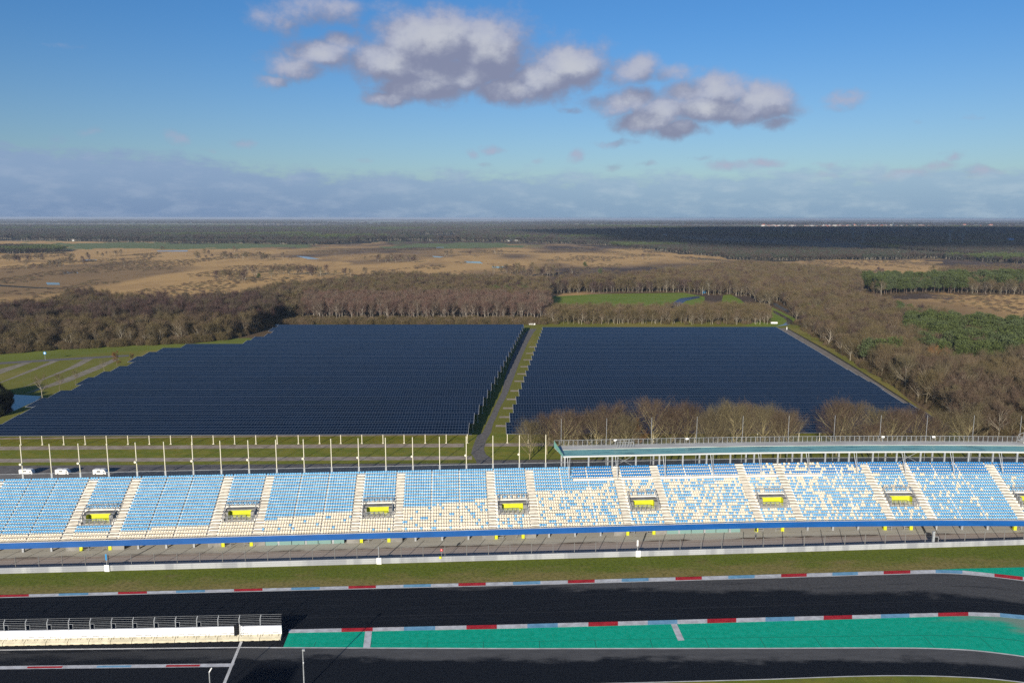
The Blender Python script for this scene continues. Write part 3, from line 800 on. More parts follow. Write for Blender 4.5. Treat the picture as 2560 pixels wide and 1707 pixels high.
# the hundred that show largest: nearest to the camera and in the frame
def seat_near(q):
    X = W(q[0], q[1]*TREAD, zrow(q[1])); x, y = PX(*X)
    return (not (8 < x < 2550 and y < 1352)), X[0]**2+X[1]**2+(60-X[2])**2
order = sorted(range(len(SEATS)), key=lambda i: seat_near(SEATS[i]))
solo = set(order[:100])
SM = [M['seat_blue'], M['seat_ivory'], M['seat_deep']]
proto = {}
for c in (0, 1, 2):
    me = bpy.data.meshes.new('seat'); me.from_pydata(SV.tolist(), [], SF); me.materials.append(SM[c]); me.update(); proto[c] = me
for i in sorted(solo):
    s, row, c = SEATS[i]
    o = bpy.data.objects.new('seat', proto[c]); C.objects.link(o); o.parent = stand
    o.location = W(s, row*TREAD+.08, zrow(row)); o.rotation_euler = (0, 0, hd_at(s))
    o['label'] = 'pale blue bucket seat in a front row' if c == 0 else 'ivory bucket seat in a front row'
rest = [SEATS[i] for i in range(len(SEATS)) if i not in solo]
nV = len(SV); allv = np.zeros((len(rest)*nV, 3)); ls, lt, lv, mis = [], [], [], []
fl = [len(f) for f in SF]; flat = np.array([i for f in SF for i in f])
for n, (s, row, c) in enumerate(rest):
    h = hd_at(s)+random.uniform(-.01, .01); X = W(s, row*TREAD+.08, zrow(row)); ca, sa = math.cos(h), math.sin(h)
    allv[n*nV:(n+1)*nV, 0] = SV[:, 0]*ca-SV[:, 1]*sa+X[0]; allv[n*nV:(n+1)*nV, 1] = SV[:, 0]*sa+SV[:, 1]*ca+X[1]; allv[n*nV:(n+1)*nV, 2] = SV[:, 2]+X[2]
tot = np.tile(np.array(fl), len(rest)); idx = (flat[None, :]+np.arange(len(rest))[:, None]*nV).ravel()
me = bpy.data.meshes.new('seat_rows'); me.vertices.add(len(allv)); me.vertices.foreach_set('co', allv.ravel())
me.loops.add(len(idx)); me.loops.foreach_set('vertex_index', idx.astype(np.int32))
me.polygons.add(len(tot)); me.polygons.foreach_set('loop_start', (np.cumsum(tot)-tot).astype(np.int32))
for c in SM: me.materials.append(c)
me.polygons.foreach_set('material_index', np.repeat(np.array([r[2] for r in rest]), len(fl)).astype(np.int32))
me.update(calc_edges=True)
o = bpy.data.objects.new('seat_rows', me); C.objects.link(o); o.parent = stand; o['kind'] = 'stuff'

# masts along the rear railing (left of the canopy) and behind the canopy
zt = zrow(NR-1)+.22
vis = [s for s in RAILS if PX(*W(s, ob, zt))[0] < 1395 and PX(*W(s, ob, zt))[0] > -60]
proto_m = None
nvis = 0
for n, s in enumerate(vis):
    x, _ = PX(*W(s, ob, zt)); nvis += 1
    ball = (n % 2 == 1)
    t_ = thing('mast', '%s cream mast from the left along the rear railing%s' % (nth(nvis), ', round lamp halfway up' if ball else ''), 'mast', W(s, ob+.06, zt), 'masts along the rear railing', hd_at(s))
    mb = MB(); mb.tube((0, 0, 0), (0, 0, 6.9), .085, .075, n=6); mb.build('pole', M['cream'], t_)
    if ball:
        mb = MB(); mb.tube((-.16, -.12, 3.1), (-.16, -.34, 3.05), .10, .24, n=8); mb.tube((-.16, -.34, 3.05), (-.16, -.36, 3.05), .24, .20, n=8)
        mb.build('lamp_head', M['cream'], t_)
CS0 = float(np.interp(11.2, _P[:, 0], _S))   # canopy starts here along the stand
s = CS0+.9; nth_i = 0
while s < SMAX:
    nth_i += 1
    t_ = thing('flagpole', '%s thin grey pole from the left rising behind the canopy roof' % nth(nth_i), 'pole', W(s, 22.6, 0), 'thin poles behind the canopy', 0)
    mb = MB(); mb.tube((0, 0, 0), (0, 0, 18.4), .07, .04, n=5); mb.build('pole', M['steel'], t_)
    s += 9.65
# canopy
can = thing('canopy', 'raised roof walkway with teal glass and a grey deck behind the top seats', 'canopy', (0, 0, 0))
CZ = 13.35; seg = np.arange(CS0, SMAX+.1, 2.4)
for nm, o0, o1, z0, z1, mt in (('roof_edge', 12.75, 12.95, CZ-.30, CZ+.01, 'roof_trim'), ('roof_glass', 12.954, 17.1, CZ-.12, CZ-.02, 'teal_roof'), ('deck', 17.104, 19.7, CZ-.35, CZ+.05, 'deck')):
    mb = MB()
    for i, (a, b) in enumerate(zip(seg, seg[1:])):
        g = .012 if nm == 'roof_glass' else 0
        a2 = a-(1.0*(o0-12.75)/7.6 if i == 0 else 0)
        c = [W(a2, o0, z0), W(b-g, o0, z0), W(b-g, o1, z0), W(a-(1.0*(o1-12.75)/7.6 if i == 0 else 0), o1, z0)]
        mb.hexa(c+[(x, y, z1) for x, y, _ in c])
    mb.build(nm, M[mt], can)
mb = MB()
for s in np.arange(CS0-.9, SMAX, .98): mb.box(s-.035, s+.035, 19.6, 19.66, CZ+.05, CZ+1.22, W)
for a, b in zip(seg, seg[1:]):
    mb.tube(W(a-(1. if a == CS0 else 0), 19.63, CZ+1.28), W(b, 19.63, CZ+1.28), .045, n=4)
    mb.tube(W(a, 19.63, CZ+.16), W(b, 19.63, CZ+.16), .04, n=4)
    for h in (.35, .5, .65, .8, .95, 1.1): mb.tube(W(a, 19.63, CZ+h), W(b, 19.63, CZ+h), .010, n=3, cap=False)
mb.build('railing', M['steel'], can)
mb = MB(); mb.face([W(CS0, 12.75, CZ-.3), W(CS0-1., 19.65, CZ-.1), W(CS0-1., 19.65, CZ+1.25), W(CS0, 12.75, CZ+.25)])
mb.face([W(CS0+.04, 12.75, CZ-.3), W(CS0-.96, 19.65, CZ-.1), W(CS0-.96, 19.65, CZ+1.25), W(CS0+.04, 12.75, CZ+.25)]); mb.build('end_panel', M['teal_roof'], can)
s = CS0+.5; i = 0
while s < SMAX:
    for oo, zb in (((14.25, zrow(NR-1)), (18.9, 0.)) if i % 2 == 0 else ((14.25, zrow(NR-1)),)):
        mb = MB(); mb.box(s-.15, s+.15, oo-.12, oo+.12, zb, CZ-.36, W); mb.build('column', M['steel'], can)
    if i % 2 == 0:
        mb = MB(); mb.tube(W(s+.45, 10.9, zrow(15)+.3), W(s+.35, 12.9, CZ-.3), .07, n=5); mb.tube(W(s+.45, 10.9, zrow(15)+.3), W(s+.85, 12.9, CZ-.3), .07, n=5)
        mb.build('strut', M['steel'], can)
    if i in (2, 14):
        mb = MB(); mb.tube(W(s, 14.4, zrow(NR-1)), W(s+4.8, 14.4, CZ-.4), .05, n=4); mb.tube(W(s+4.8, 14.4, zrow(NR-1)), W(s, 14.4, CZ-.4), .05, n=4); mb.build('brace', M['steel'], can)
    s += 4.83; i += 1
mb = MB()   # small gated enclosure on the deck
gs = float(np.interp(PX(0, 0)[0] if False else 23., _P[:, 0], _S))
for a in np.arange(gs, gs+3.4, .56):
    mb.tube(W(a, 17.6, CZ+.1), W(a, 17.6, CZ+1.2), .04, n=4); mb.tube(W(a, 19.4, CZ+.1), W(a, 19.4, CZ+1.2), .04, n=4)
for oo in (17.6, 19.4): mb.tube(W(gs, oo, CZ+1.2), W(gs+3.36, oo, CZ+1.2), .05, n=4)
for a in (gs, gs+3.36): mb.tube(W(a, 17.6, CZ+1.2), W(a, 19.4, CZ+1.2), .05, n=4)
mb.build('gate_cage', M['steel'], can)
# stair climbing off the deck at the right end
sr = float(np.interp(107., _P[:, 0], _S))
mb = MB()
for j in range(16):
    a = sr+j*.55; mb.box(a, a+.55, 18.6, 20.7, CZ+.13+j*.26, CZ+.39+j*.26, W)
mb.build('upper_stair', M['deck'], can)
mb = MB()
for j in range(0, 17, 2):
    a = sr+j*.55; mb.tube(W(a, 20.6, CZ+.13+j*.26), W(a, 20.6, CZ+1.4+j*.26), .04, n=4)
mb.tube(W(sr, 20.6, CZ+1.4), W(sr+16*.55, 20.6, CZ+1.4+16*.26), .05, n=4)
mb.build('stair_railing', M['steel'], can)
for j, xx in enumerate((1555, 1736, 2223, 2348)):      # small lamps on the deck railing
    sx = float(np.interp((xx-CX)/FPX*166, _P[:, 0], _S))
    t_ = thing('floodlight', '%s small white floodlight from the left on the canopy railing' % nth(j+1), 'floodlight', W(sx, 19.5, CZ+.95), 'floodlights on the canopy railing', hd_at(sx))
    mb = MB(); mb.hexa([(-.3, -.2, .05), (.3, -.2, .05), (.22, .1, .08), (-.22, .1, .08), (-.3, -.12, .38), (.3, -.12, .38), (.22, .14, .33), (-.22, .14, .33)]); mb.build('housing', M['white'], t_)
    mb = MB(); mb.tube((0, .1, .2), (0, .13, -.7), .03, n=5); mb.build('bracket', M['steel'], t_)

# ------------------------------------------------------------------ apron, guard rail, fence
def apron():
    xs = np.arange(-420, 2981, 20.); yf = smooth_poly([(x, y-1) for x, y in ARM], xs); mb = MB()
    for i in range(len(xs)-1):
        a, b = G(xs[i], yf[i]), G(xs[i+1], yf[i+1])
        def back(p):
            s_ = float(np.interp(p[0], _P[:, 0], _S)); return W(s_, CO+9.5, 0)[:2]
        A, B = back(a), back(b)
        def vv(p, w): return (p[0], w)
        f_ = .66
        Mi = [(a[0]*(1-.45)+A[0]*.45, a[1]*(1-.45)+A[1]*.45), (b[0]*(1-.45)+B[0]*.45, b[1]*(1-.45)+B[1]*.45)]
        mb.face([(*a, .008), (*b, .008), (*B, .008), (*A, .008)], 0, [(a[0], 1), (b[0], 1), (B[0], -.35), (A[0], -.35)])
    tag(mb.build('apron', M['apron']), kind='structure')
apron()
arm = thing('guard_rail', 'pale steel guard rail between the grass verge and the paved apron', 'guard rail')
axs = np.arange(-380, 2941, 20.); ay = smooth_poly(ARM, axs); AP = [G(x, y) for x, y in zip(axs, ay)]
def rail_mesh(name, z0, z1, bulge, mt):
    mb = MB()
    for a, b in zip(AP, AP[1:]):
        zm = (z0+z1)/2
        pa = [(a[0], a[1], z0), (a[0], a[1]-bulge, z0+(zm-z0)*.5), (a[0], a[1]+.02, zm), (a[0], a[1]-bulge, zm+(z1-zm)*.5), (a[0], a[1], z1), (a[0], a[1]+.12, z1+.02)]
        pb = [(q[0]-a[0]+b[0], q[1]-a[1]+b[1], q[2]) for q in pa]
        for i in range(5): mb.face([pa[i], pb[i], pb[i+1], pa[i+1]])
    return mb.build(name, mt, arm)
M['rail'] = mat('guard_rail_zinc', lambda t: t.mix(t.mr(t.noise(t.vm('MULTIPLY', t.pos(), (.25, .25, 0)), 1., 3), .45, .55), (.27, .28, .29), (.37, .38, .38)), .5, .4)
for j in range(3): rail_mesh('rail', .05+j*.34, .36+j*.34, .07, M['rail'])
fen = thing('debris_fence', 'thin wire debris fence with grey posts behind the guard rail', 'fence')
def along(P_, d):
    out = []; acc = 0.; nxt = 0.
    for a, b in zip(P_, P_[1:]):
        L_ = math.hypot(b[0]-a[0], b[1]-a[1])
        while nxt <= acc+L_: t_ = (nxt-acc)/L_; out.append((a[0]+(b[0]-a[0])*t_, a[1]+(b[1]-a[1])*t_)); nxt += d
        acc += L_
    return out
posts = along(AP, 3.85)
for p in posts:
    mb = MB(); mb.tube((p[0], p[1]+.6, 0), (p[0], p[1]+.6, 2.75), .062, n=5); mb.build('post', M['fence_steel'], fen)
mb = MB()
for a, b in zip(posts, posts[1:]):
    for h in (.5, 1.0, 1.5, 2.0, 2.5): mb.tube((a[0], a[1]+.6, h), (b[0], b[1]+.6, h), .008, n=3, cap=False)
mb.build('wire', M['steel'], fen)
def on_arm(px):
    y = float(interp_px(ARM, np.array([float(px)]))[0]); return G(px, y)
for n, (px, nm, lab) in enumerate(((269, 'blue', 'white guard rail panel with a post and blue board above, at the left'), (948, 'dark', 'white panel on the guard rail with a bare post, near the middle'), (1595, 'white', 'white panel on the guard rail with a post carrying a white board'))):
    x, y = on_arm(px)
    t_ = thing('marshal_post', lab, 'signal post', (x, y-.14, 0), 'white marker panels on the guard rail')
    mb = MB(); mb.box(-.42, .42, -.05, 0, .05, 1.22); mb.build('panel', M['white'], t_)
    mb = MB(); mb.tube((-.1, .3, 0), (-.1, .3, 3.2), .06, n=6); mb.build('pole', M['steel'], t_)
    if nm != 'dark':
        mb = MB(); mb.box(-.26, .02, .2, .24, 2.0, 3.1); mb.build('board', M['blue_metal' if nm == 'blue' else 'white'], t_)
x, y = on_arm(1101)
t_ = thing('signal_lamp', 'small red round signal on a thin pole above a yellow plate on the guard rail', 'signal', (x, y-.16, 0))
mb = MB(); mb.box(-.22, .22, -.02, .02, .75, 1.15); mb.build('yellow_plate', M['yellow'], t_)
mb = MB(); mb.tube((.22, .3, 0), (.22, .3, 2.1), .03, n=5); mb.build('pole', M['steel'], t_)
mb = MB(); mb.tube((.2, .22, 2.25), (.2, .34, 2.25), .24, n=12); mb.build('disc', M['sign_red'], t_)
mb = MB(); mb.tube((.2, .19, 2.3), (.2, .215, 2.3), .08, n=8); mb.build('lamp', M['white'], t_)
x, y = on_arm(2335)
t_ = thing('signal_cabinet', 'grey steel cabinet with an open dark frame behind the guard rail at the right', 'cabinet', (x, y+.5, 0))
mb = MB(); mb.box(-.2, .2, -.15, .15, 0, 3.0); mb.build('cabinet_post', M['steel'], t_)
mb = MB(); mb.box(.2, .95, .12, .2, .5, 1.9); mb.build('screen', M['black'], t_)
mb = MB(); mb.tube((.95, 0, 0), (.95, 0, 1.9), .05, n=5); mb.tube((.2, 0, 1.95), (.95, 0, 1.9), .05, n=5); mb.box(-.3, .5, -.4, -.16, 0, .35); mb.build('frame', M['steel'], t_)
x, y = G(1889, 1347)
t_ = thing('lamp_post', 'short dark lamp post standing on the apron before the stand', 'lamp', (x, y, 0))
mb = MB(); mb.tube((0, 0, 0), (0, 0, 1.7), .05, n=5); mb.build('pole', M['steel'], t_)
mb = MB(); mb.tube((0, -.2, 1.75), (0, .2, 1.75), .18, n=8); mb.box(-.15, .15, -.05, 0, .4, .75); mb.build('lamp_head', M['dark'], t_)

# ------------------------------------------------------------------ pit wall
PWA = [(-300, 1620), (0, 1614.5), (320, 1608.5), (700, 1600)]
wxs = np.linspace(702, -300, 40); WP = [G(x, y) for x, y in zip(wxs, interp_px(PWA, wxs))]
pw = thing('pit_wall', 'long white pit wall on beige concrete blocks with a wire fence on top', 'pit wall')
blk = along(WP, 3.0)[::-1]
for a, b in zip(blk, blk[1:]):
    d = (b[0]-a[0], b[1]-a[1]); L_ = math.hypot(*d); n_ = (-d[1]/L_, d[0]/L_)
    def T(s_, o_, z_, a=a, d=d, n_=n_): return (a[0]+d[0]*s_+n_[0]*o_, a[1]+d[1]*s_+n_[1]*o_, z_)
    mb = MB()
    e = .012
    for s0, s1 in ((e, .13), (.13, .28), (.28, .58), (.58, .73), (.73, 1-e)):
        zl = .07 if s0 in (.13, .58) else 0.
        c = [T(s0, 0, zl), T(s1, 0, zl), T(s1, .95, zl), T(s0, .95, zl), T(s0, 0, .30), T(s1, 0, .30), T(s1, .60, .62), T(s0, .60, .62)]
        mb.hexa(c)
        mb.hexa([T(s0, .603, .10), T(s1, .603, .10), T(s1, .95, 0.1), T(s0, .95, 0.1), T(s0, .603, .66), T(s1, .603, .66), T(s1, .95, .66), T(s0, .95, .66)])
    mb.build('concrete_block', M['cream_block'] if 'cream_block' in M else M.setdefault('cream_block', mat('beige_concrete', speckle((.44, .40, .29), (.56, .51, .38), .9, 6), .9)), pw)
    mb = MB()
    for s0 in (.10, .55):
        pts = [T(s0, .40, .50), T(s0, .40, 1.0), T(s0+.32, .40, 1.0), T(s0+.32, .40, .50)]
        for p, q in zip(pts, pts[1:]): mb.tube(p, q, .024, n=4)
    mb.build('hoop', M['dark'], pw)
mb = MB(); mb2 = MB(); cap = MB()
for a, b in zip(blk, blk[1:]):
    d = (b[0]-a[0], b[1]-a[1]); L_ = math.hypot(*d); n_ = (-d[1]/L_, d[0]/L_)
    def T(s_, o_, z_, a=a, d=d, n_=n_): return (a[0]+d[0]*s_+n_[0]*o_, a[1]+d[1]*s_+n_[1]*o_, z_)
    mb.box(0.003, .997, .66, .90, .664, 1.88, T)
mb.build('white_panel', mat('bright_white_panel', speckle((.70, .70, .70), (.80, .80, .80), .7), .5), pw)
for j, (a, b) in enumerate(zip(blk, blk[1:])):
    d = (b[0]-a[0], b[1]-a[1]); L_ = math.hypot(*d); n_ = (-d[1]/L_, d[0]/L_)
    def T(s_, o_, z_, a=a, d=d, n_=n_): return (a[0]+d[0]*s_+n_[0]*o_, a[1]+d[1]*s_+n_[1]*o_, z_)
    p = MB(); p.tube(T(0, .8, 1.88), T(0, .8, 3.0), .075, n=6); p.tube(T(0, .8, 3.0), T(0.03, 1.05, 3.5), .075, .05, n=6); p.build('fence_post', M['steel'], pw)
    w_ = MB()
    s_in = .19 if j < len(blk)-4 else 0.
    for h in (1.98, 2.23, 2.48, 2.73, 3.0, 3.25, 3.48):
        o_ = .8 if h <= 3.0 else .8+(h-3.0)*.5
        s_ = s_in if h < 2.6 else 0
        w_.tube(T(s_, o_, h), T(1, o_, h), .016, n=4, cap=False)
    if s_in:
        w_.tube(T(.19, .79, 1.88), T(.19, .79, 2.72), .035, n=4); w_.tube(T(0.02, .79, 2.72), T(.19, .79, 2.72), .035, n=4)
    w_.build('wire_panel', M['steel'], pw)
# starting lights on the wall
x, y = G(597, 1597)
t_ = thing('signal_lights', 'stack of black hooded signal lights on a white frame at the pit wall', 'signal lights', (x, y-.1, 0))
mb = MB(); mb.box(-.12, .12, .0, .12, .75, 2.4); mb.build('backplate', M['black'], t_)
for j in range(5):
    mb = MB(); mb.tube((-.05, -.05, .9+j*.34), (-.5, -.25, .84+j*.34), .13, .19, n=8); mb.build('lamp', M['black'], t_)
mb = MB(); mb.tube((.25, 0, .3), (.25, 0, 2.4), .04, n=5); mb.tube((.6, 0, .3), (.6, 0, 2.1), .03, n=5); mb.tube((.25, 0, 2.2), (.6, 0, 2.0), .03, n=5); mb.tube((.2, -.1, .8), (.7, -.1, 1.7), .03, n=5); mb.build('frame', M['white'], t_)
# lamp pole and camera arm near the bottom edge
x, y = G(761, 1726)
t_ = thing('light_pole', 'slender pale pole with a small lamp at the top beside the pit lane', 'pole', (x, y, 0))
mb = MB(); mb.tube((0, 0, 0), (0, 0, 5.6), .10, .06, n=8); mb.tube((-.02, 0, 3.9), (.1, 0, 3.9), .16, n=6); mb.build('pole', M['steel'], t_)
mb = MB(); mb.box(-.05, .28, -.14, .14, 5.55, 5.78); mb.build('lamp_head', M['steel'], t_)
x, y = G(527, 1745)
t_ = thing('camera_pole', 'short steel pole with a slanted camera arm at the bottom edge', 'pole', (x, y, 0))
mb = MB(); mb.tube((0, 0, 0), (0, 0, 3.6), .07, n=6); mb.build('pole', M['steel'], t_)
mb = MB(); mb.tube((0, 0, 3.6), (.3, .15, 4.1), .08, n=6); mb.build('arm', M['white'], t_)
# race control tower behind the viewpoint; its shadow reaches the pit lane
tw = thing('control_tower', 'grey pit tower whose shadow reaches across the pit lane', 'tower', (-56., 20., 0), rz=rad(-1))
mb = MB(); mb.box(-7, 7, -7, 7, 0, 17.4); mb.build('shaft', M['grey_wall'], tw)
mb = MB(); mb.box(-2.2, 3.4, -5, 5, 17.4, 21.4); mb.build('cabin', M['glass_wall'], tw)

# ------------------------------------------------------------------ behind the stand: grass, gravel strips, paths
strip('back_lawn', [(-400, 1085), (1250, 1080), (2980, 1075)], [(-400, 1180), (2980, 1180)], .006, M['grass'], -420, 2400)
def gstrip(yl, yr, h, x0, x1):
    strip('gravel_strip', [(-400, yl), (1280, yr)], [(-400, yl+h), (1280, yr+h)], .012, M['gravel'], x0, x1)
gstrip(1118.3, 1107.5, 9, -420, 1176); gstrip(1118.3, 1107.5, 8, 1212, 1400); gstrip(1149, 1139, 9, -420, 1184); gstrip(1098, 1083, 3.5, -420, 1195)
PL = [(1326, 822), (1312, 832), (1296, 858), (1284, 885), (1272, 912), (1262, 945), (1255, 980), (1246.7, 996.6), (1236.5, 1017), (1227.5, 1037.4), (1216.7, 1059), (1205.9, 1082), (1194, 1087), (1188, 1101), (1181.6, 1117.8), (1178, 1133), (1189, 1149.6), (1196, 1172)]
PR = [(1342, 822), (1333, 832), (1319, 858), (1307, 885), (1296, 912), (1284, 945), (1270.3, 980), (1263, 996.6), (1250.5, 1018), (1242.9, 1037.4), (1232.7, 1059), (1227.6, 1080.8), (1218.6, 1094.8), (1212.2, 1110), (1210, 1124), (1214.8, 1135.6), (1230, 1145.8), (1250, 1172)]
mb = MB()
for i in range(len(PL)-1):
    mb.face([(*G(*PL[i+1]), .018), (*G(*PR[i+1]), .018), (*G(*PR[i]), .018), (*G(*PL[i]), .018)])
tag(mb.build('path', M['path']), kind='structure')
strip('back_road', [(1200, 1150), (2980, 1138)], [(1200, 1200), (2980, 1200)], .022, M['path'], 1225, 2900)
strip('back_road', [(-400, 1166), (1250, 1157)], [(-400, 1210), (1250, 1205)], .022, M['path'], -420, 1225)
for yy in (866, 882, 898, 915, 933, 951, 975, 996, 1018, 1040, 1062):     # cross strips between the two solar blocks
    xr = np.interp(yy, [830, 1084], [1335, 1228])+2; xl = np.interp(yy, [816, 1084], [1358, 1266])+6
    h = np.interp(yy, [816, 1084], [1.6, 5]); poly('gravel_strip', [(xr, yy+h), (xl, yy+h), (xl, yy), (xr, yy)], .012, M['gravel'])
# right-hand service road along the solar park, ditch and far road
poly('service_road', [(1943, 820), (1967, 820), (1992, 833), (2060, 873), (2140, 922), (2230, 980), (2325, 1042), (2380, 1080), (2335, 1080), (2200, 990), (2050, 890), (1985, 850)], .014, mat('worn_road', speckle((.17, .145, .12), (.24, .205, .165), .4, 7), .9))
M['dyke'] = mat('ditch_soil', speckle((.02, .02, .012), (.04, .035, .02), .5), .95)
poly('ditch', [(1966, 821), (1970, 821), (2064, 873), (2144, 922), (2234, 980), (2330, 1042), (2326, 1043), (2230, 981), (2140, 923), (2060, 875)], .020, M['dyke'])
poly('far_road', [(1931, 757), (1939, 758), (1974, 777), (1970, 782), (1935, 764)], .03, M['track_low'])
poly('canal', [(1931, 776), (1938, 777), (1970, 794), (1982, 802), (1980, 809), (1968, 813), (1940, 816), (1958, 811), (1968, 803), (1958, 794), (1935, 783)], .03, M['water'])
poly('meadow', [(1362, 765), (1365, 742), (1500, 735), (1710, 732), (1762, 742), (1760, 765), (1700, 778), (1560, 779), (1380, 779)], .02, M['meadow'])
poly('grass_bank', [(1798, 778), (1808, 738), (1826, 736), (1850, 748), (1878, 772), (1850, 778)], .02, M['meadow'])
poly('grass_bank', [(1860, 815), (1925, 792), (1930, 768), (1990, 797), (1975, 812), (1940, 818)], .016, M['meadow'])
poly('meadow_track', [(1660, 770), (1700, 746), (1745, 740), (1752, 744), (1715, 752), (1690, 770)], .03, mat('wet_asphalt', (.035, .05, .085), .35, .4))
# car-park meadow on the left
M['worn'] = mat('worn_grass', speckle((.20, .17, .11), (.29, .25, .19), .35, 8), .95)
poly('parking_road', [(-300, 918), (0, 905.5), (120, 898), (260, 890), (322, 887), (322, 891), (200, 898), (60, 907), (0, 910.5), (-300, 928)], .02, M['path'])
for a in (((-80, 945), (60, 906), (88, 903), (0, 935), (-80, 960)), ((-40, 972), (130, 902), (155, 899), (75, 930), (0, 958), (-40, 985)),
          ((40, 975), (170, 920), (215, 895), (238, 894), (200, 915), (75, 962)), ((60, 985), (150, 950), (240, 915), (285, 896), (300, 897), (250, 922), (170, 955))):
    poly('worn_strip', list(a), .014, M['worn'])
poly('pond', [(-200, 1060), (-60, 990), (30, 986), (104, 990), (92, 1001), (54, 1018), (10, 1038), (-60, 1078), (-200, 1120)], .02, M['water'])
for a in (((155, 679), (190, 679), (196, 683), (160, 685)), ((115, 706), (148, 707), (150, 712), (118, 712)), ((205, 649), (242, 649), (240, 652), (210, 652)), ((390, 627), (470, 626), (468, 629), (395, 629)),
          ((1160, 653), (1200, 654), (1208, 659), (1165, 657)), ((1230, 666), (1270, 666), (1268, 671), (1232, 670)), ((740, 640), (770, 642), (800, 648), (770, 648)), ((1080, 640), (1110, 642), (1100, 644), (1085, 643)),
          ((1700, 642), (1760, 646), (1840, 653), (1760, 650)), ((1090, 618), (1110, 618), (1108, 619.5), (1092, 619.5))):
    poly('pool', list(a), .05, M['water'])
for a in (((-50, 709), (90, 718), (170, 720), (90, 721), (-50, 713)),):
    poly('wet_track', list(a), .04, M['dyke'])

# ------------------------------------------------------------------ solar park
YAW = rad(1.2); cyw, syw = math.cos(YAW), math.sin(YAW)
ZL, ZH, DEP, PIT_, D0 = 2.66, 3.42, 9.0, 10.96, 208.2
LC = [G(x, y, ZH) for x, y in ((19, 1039.6), (82, 1017.8), (147, 978.4), (203, 961), (254.5, 931), (295, 917), (333, 905), (369, 881.6), (405.7, 870.5), (467, 859.7), (620, 850), (671.6, 833), (700, 811))]
RC = [G(x, y, ZH) for x, y in ((1939, 815.7), (1990.8, 846), (2040.6, 875), (2094, 908), (2144, 936), (2176, 951.6), (2220, 984), (2270, 1005), (2308, 1026))]
def row_x_left(i):
    if i == 0: return -149.
    if i == 1: return -143.
    dt = D0+DEP+PIT_*i
    return min(LC, key=lambda c: abs(c[1]-c[0]*syw-dt))[0]
def row_x_right(i):
    dt = D0+DEP+PIT_*i
    c = np.array(sorted(((c[1]-c[0]*syw, c[0]) for c in RC)))
    return float(np.interp(dt, c[:, 0], c[:, 1], left=c[0, 1]+ (dt-c[0, 0])*.10))
def solar_row(i, x0, x1, label, group, front, end):
    y0 = D0+PIT_*i
    t_ = thing('solar_canopy', label, 'solar canopy', (x0*cyw, y0+x0*syw, 0), group, YAW)
    L_ = (x1-x0)/cyw
    mb = MB(); n = max(1, int(L_/20))
    mb.face([(0, 0, ZL), (L_, 0, ZL), (L_, DEP, ZH), (0, DEP, ZH)], 0, [(0, 0), (L_, 0), (L_, 4), (0, 4)])
    mb.build('panel_array', M['solar'], t_)
    mb = MB()
    mb.hexa([(0, .02, ZL-.12), (L_, .02, ZL-.12), (L_, DEP-.02, ZH-.12), (0, DEP-.02, ZH-.12), (0, .02, ZL-.012), (L_, .02, ZL-.012), (L_, DEP-.02, ZH-.012), (0, DEP-.02, ZH-.012)])
    for yy, zz in ((-.06, ZL), (DEP, ZH)): mb.box(0, L_, yy, yy+.06, zz-.14, zz+.01)
    mb.build('support_frame', M['anodised'], t_)
    mb = MB(); mb.box(-.06, -.003, 0, DEP, ZL-.1, ZL+.02, lambda x, y, z: (x, y, z+(ZH-ZL)*y/DEP)); mb.box(L_+.003, L_+.06, 0, DEP, ZL-.1, ZL+.02, lambda x, y, z: (x, y, z+(ZH-ZL)*y/DEP))
    mb.build('edge_trim', M['white'], t_)
    xs = np.arange(.6, L_, 5.67) if front else ([L_-.25] if end == 'r' else [.25])
    if front: xs = L_-.25-np.arange(0, L_-.3, 5.67) if end == 'r' else .25+np.arange(0, L_-.3, 5.67)
    for x in xs:
        p = MB(); p.tube((x, .35, 0), (x, .35, ZL-.1), .10, n=6); p.box(x-.25, x+.25, .15, .55, .004, .12)
        p.build('post', M['cream'], t_)
for i in range(20):
    xr = -11.8+18.1*i/19
    solar_row(i, row_x_left(i), xr, '%s row of dark blue solar panels from the front, left of the path' % nth(i+1), 'solar panel rows left of the path', i == 0, 'r')
for i in range(19):
    xl = -1.46+17.5*i/18
    solar_row(i, xl, row_x_right(i), '%s row of dark blue solar panels from the front, right of the path' % nth(i+1), 'solar panel rows right of the path', i == 0, 'l')

# ------------------------------------------------------------------ small things around the solar park
def gx(x, y): X = G(x, y); return (X[0], X[1], 0)
t_ = thing('round_sign', 'round blue sign on a thin post by the car-park road', 'sign', gx(113.5, 900.5))
mb = MB(); mb.tube((0, 0, 0), (0, 0, 2.6), .05, n=5); mb.build('post', M['steel'], t_)
mb = MB(); mb.tube((0, -.06, 3.1), (0, .06, 3.1), .62, n=16); mb.build('disc', M['blue_metal'], t_)
mb = MB(); mb.tube((0, -.075, 3.1), (0, -.062, 3.1), .3, n=12); mb.build('emblem', M['white'], t_)
for lab, x, y, w_, mt in (('white site cabin with a flat roof at the left end of the rearmost solar row', 692, 815, 2.2, 'white'), ('long white container beyond the head of the path between the solar blocks', 1330, 812, 3.6, 'white'), ('long white container beyond the far right corner of the solar park', 1935, 809, 3.6, 'white')):
    t_ = thing('container', lab, 'container', gx(x, y))
    mb = MB(); mb.box(-w_/2, w_/2, -.6, .6, 0.1, .95); mb.build('body', M[mt], t_)
    mb = MB(); mb.box(-w_/2-.05, w_/2+.05, -.65, .65, .953, 1.02); mb.build('roof', M['plaster'], t_)
    mb = MB(); mb.box(-w_/2+.1, w_/2-.1, -.5, .5, 0, .097); mb.build('base', M['dark'], t_)
t_ = thing('marker_post', 'small white post at the far right corner of the solar park', 'post', gx(1967, 824))
mb = MB(); mb.tube((0, 0, 0), (0, 0, 1.5), .22, n=8); mb.build('post', M['white'], t_)
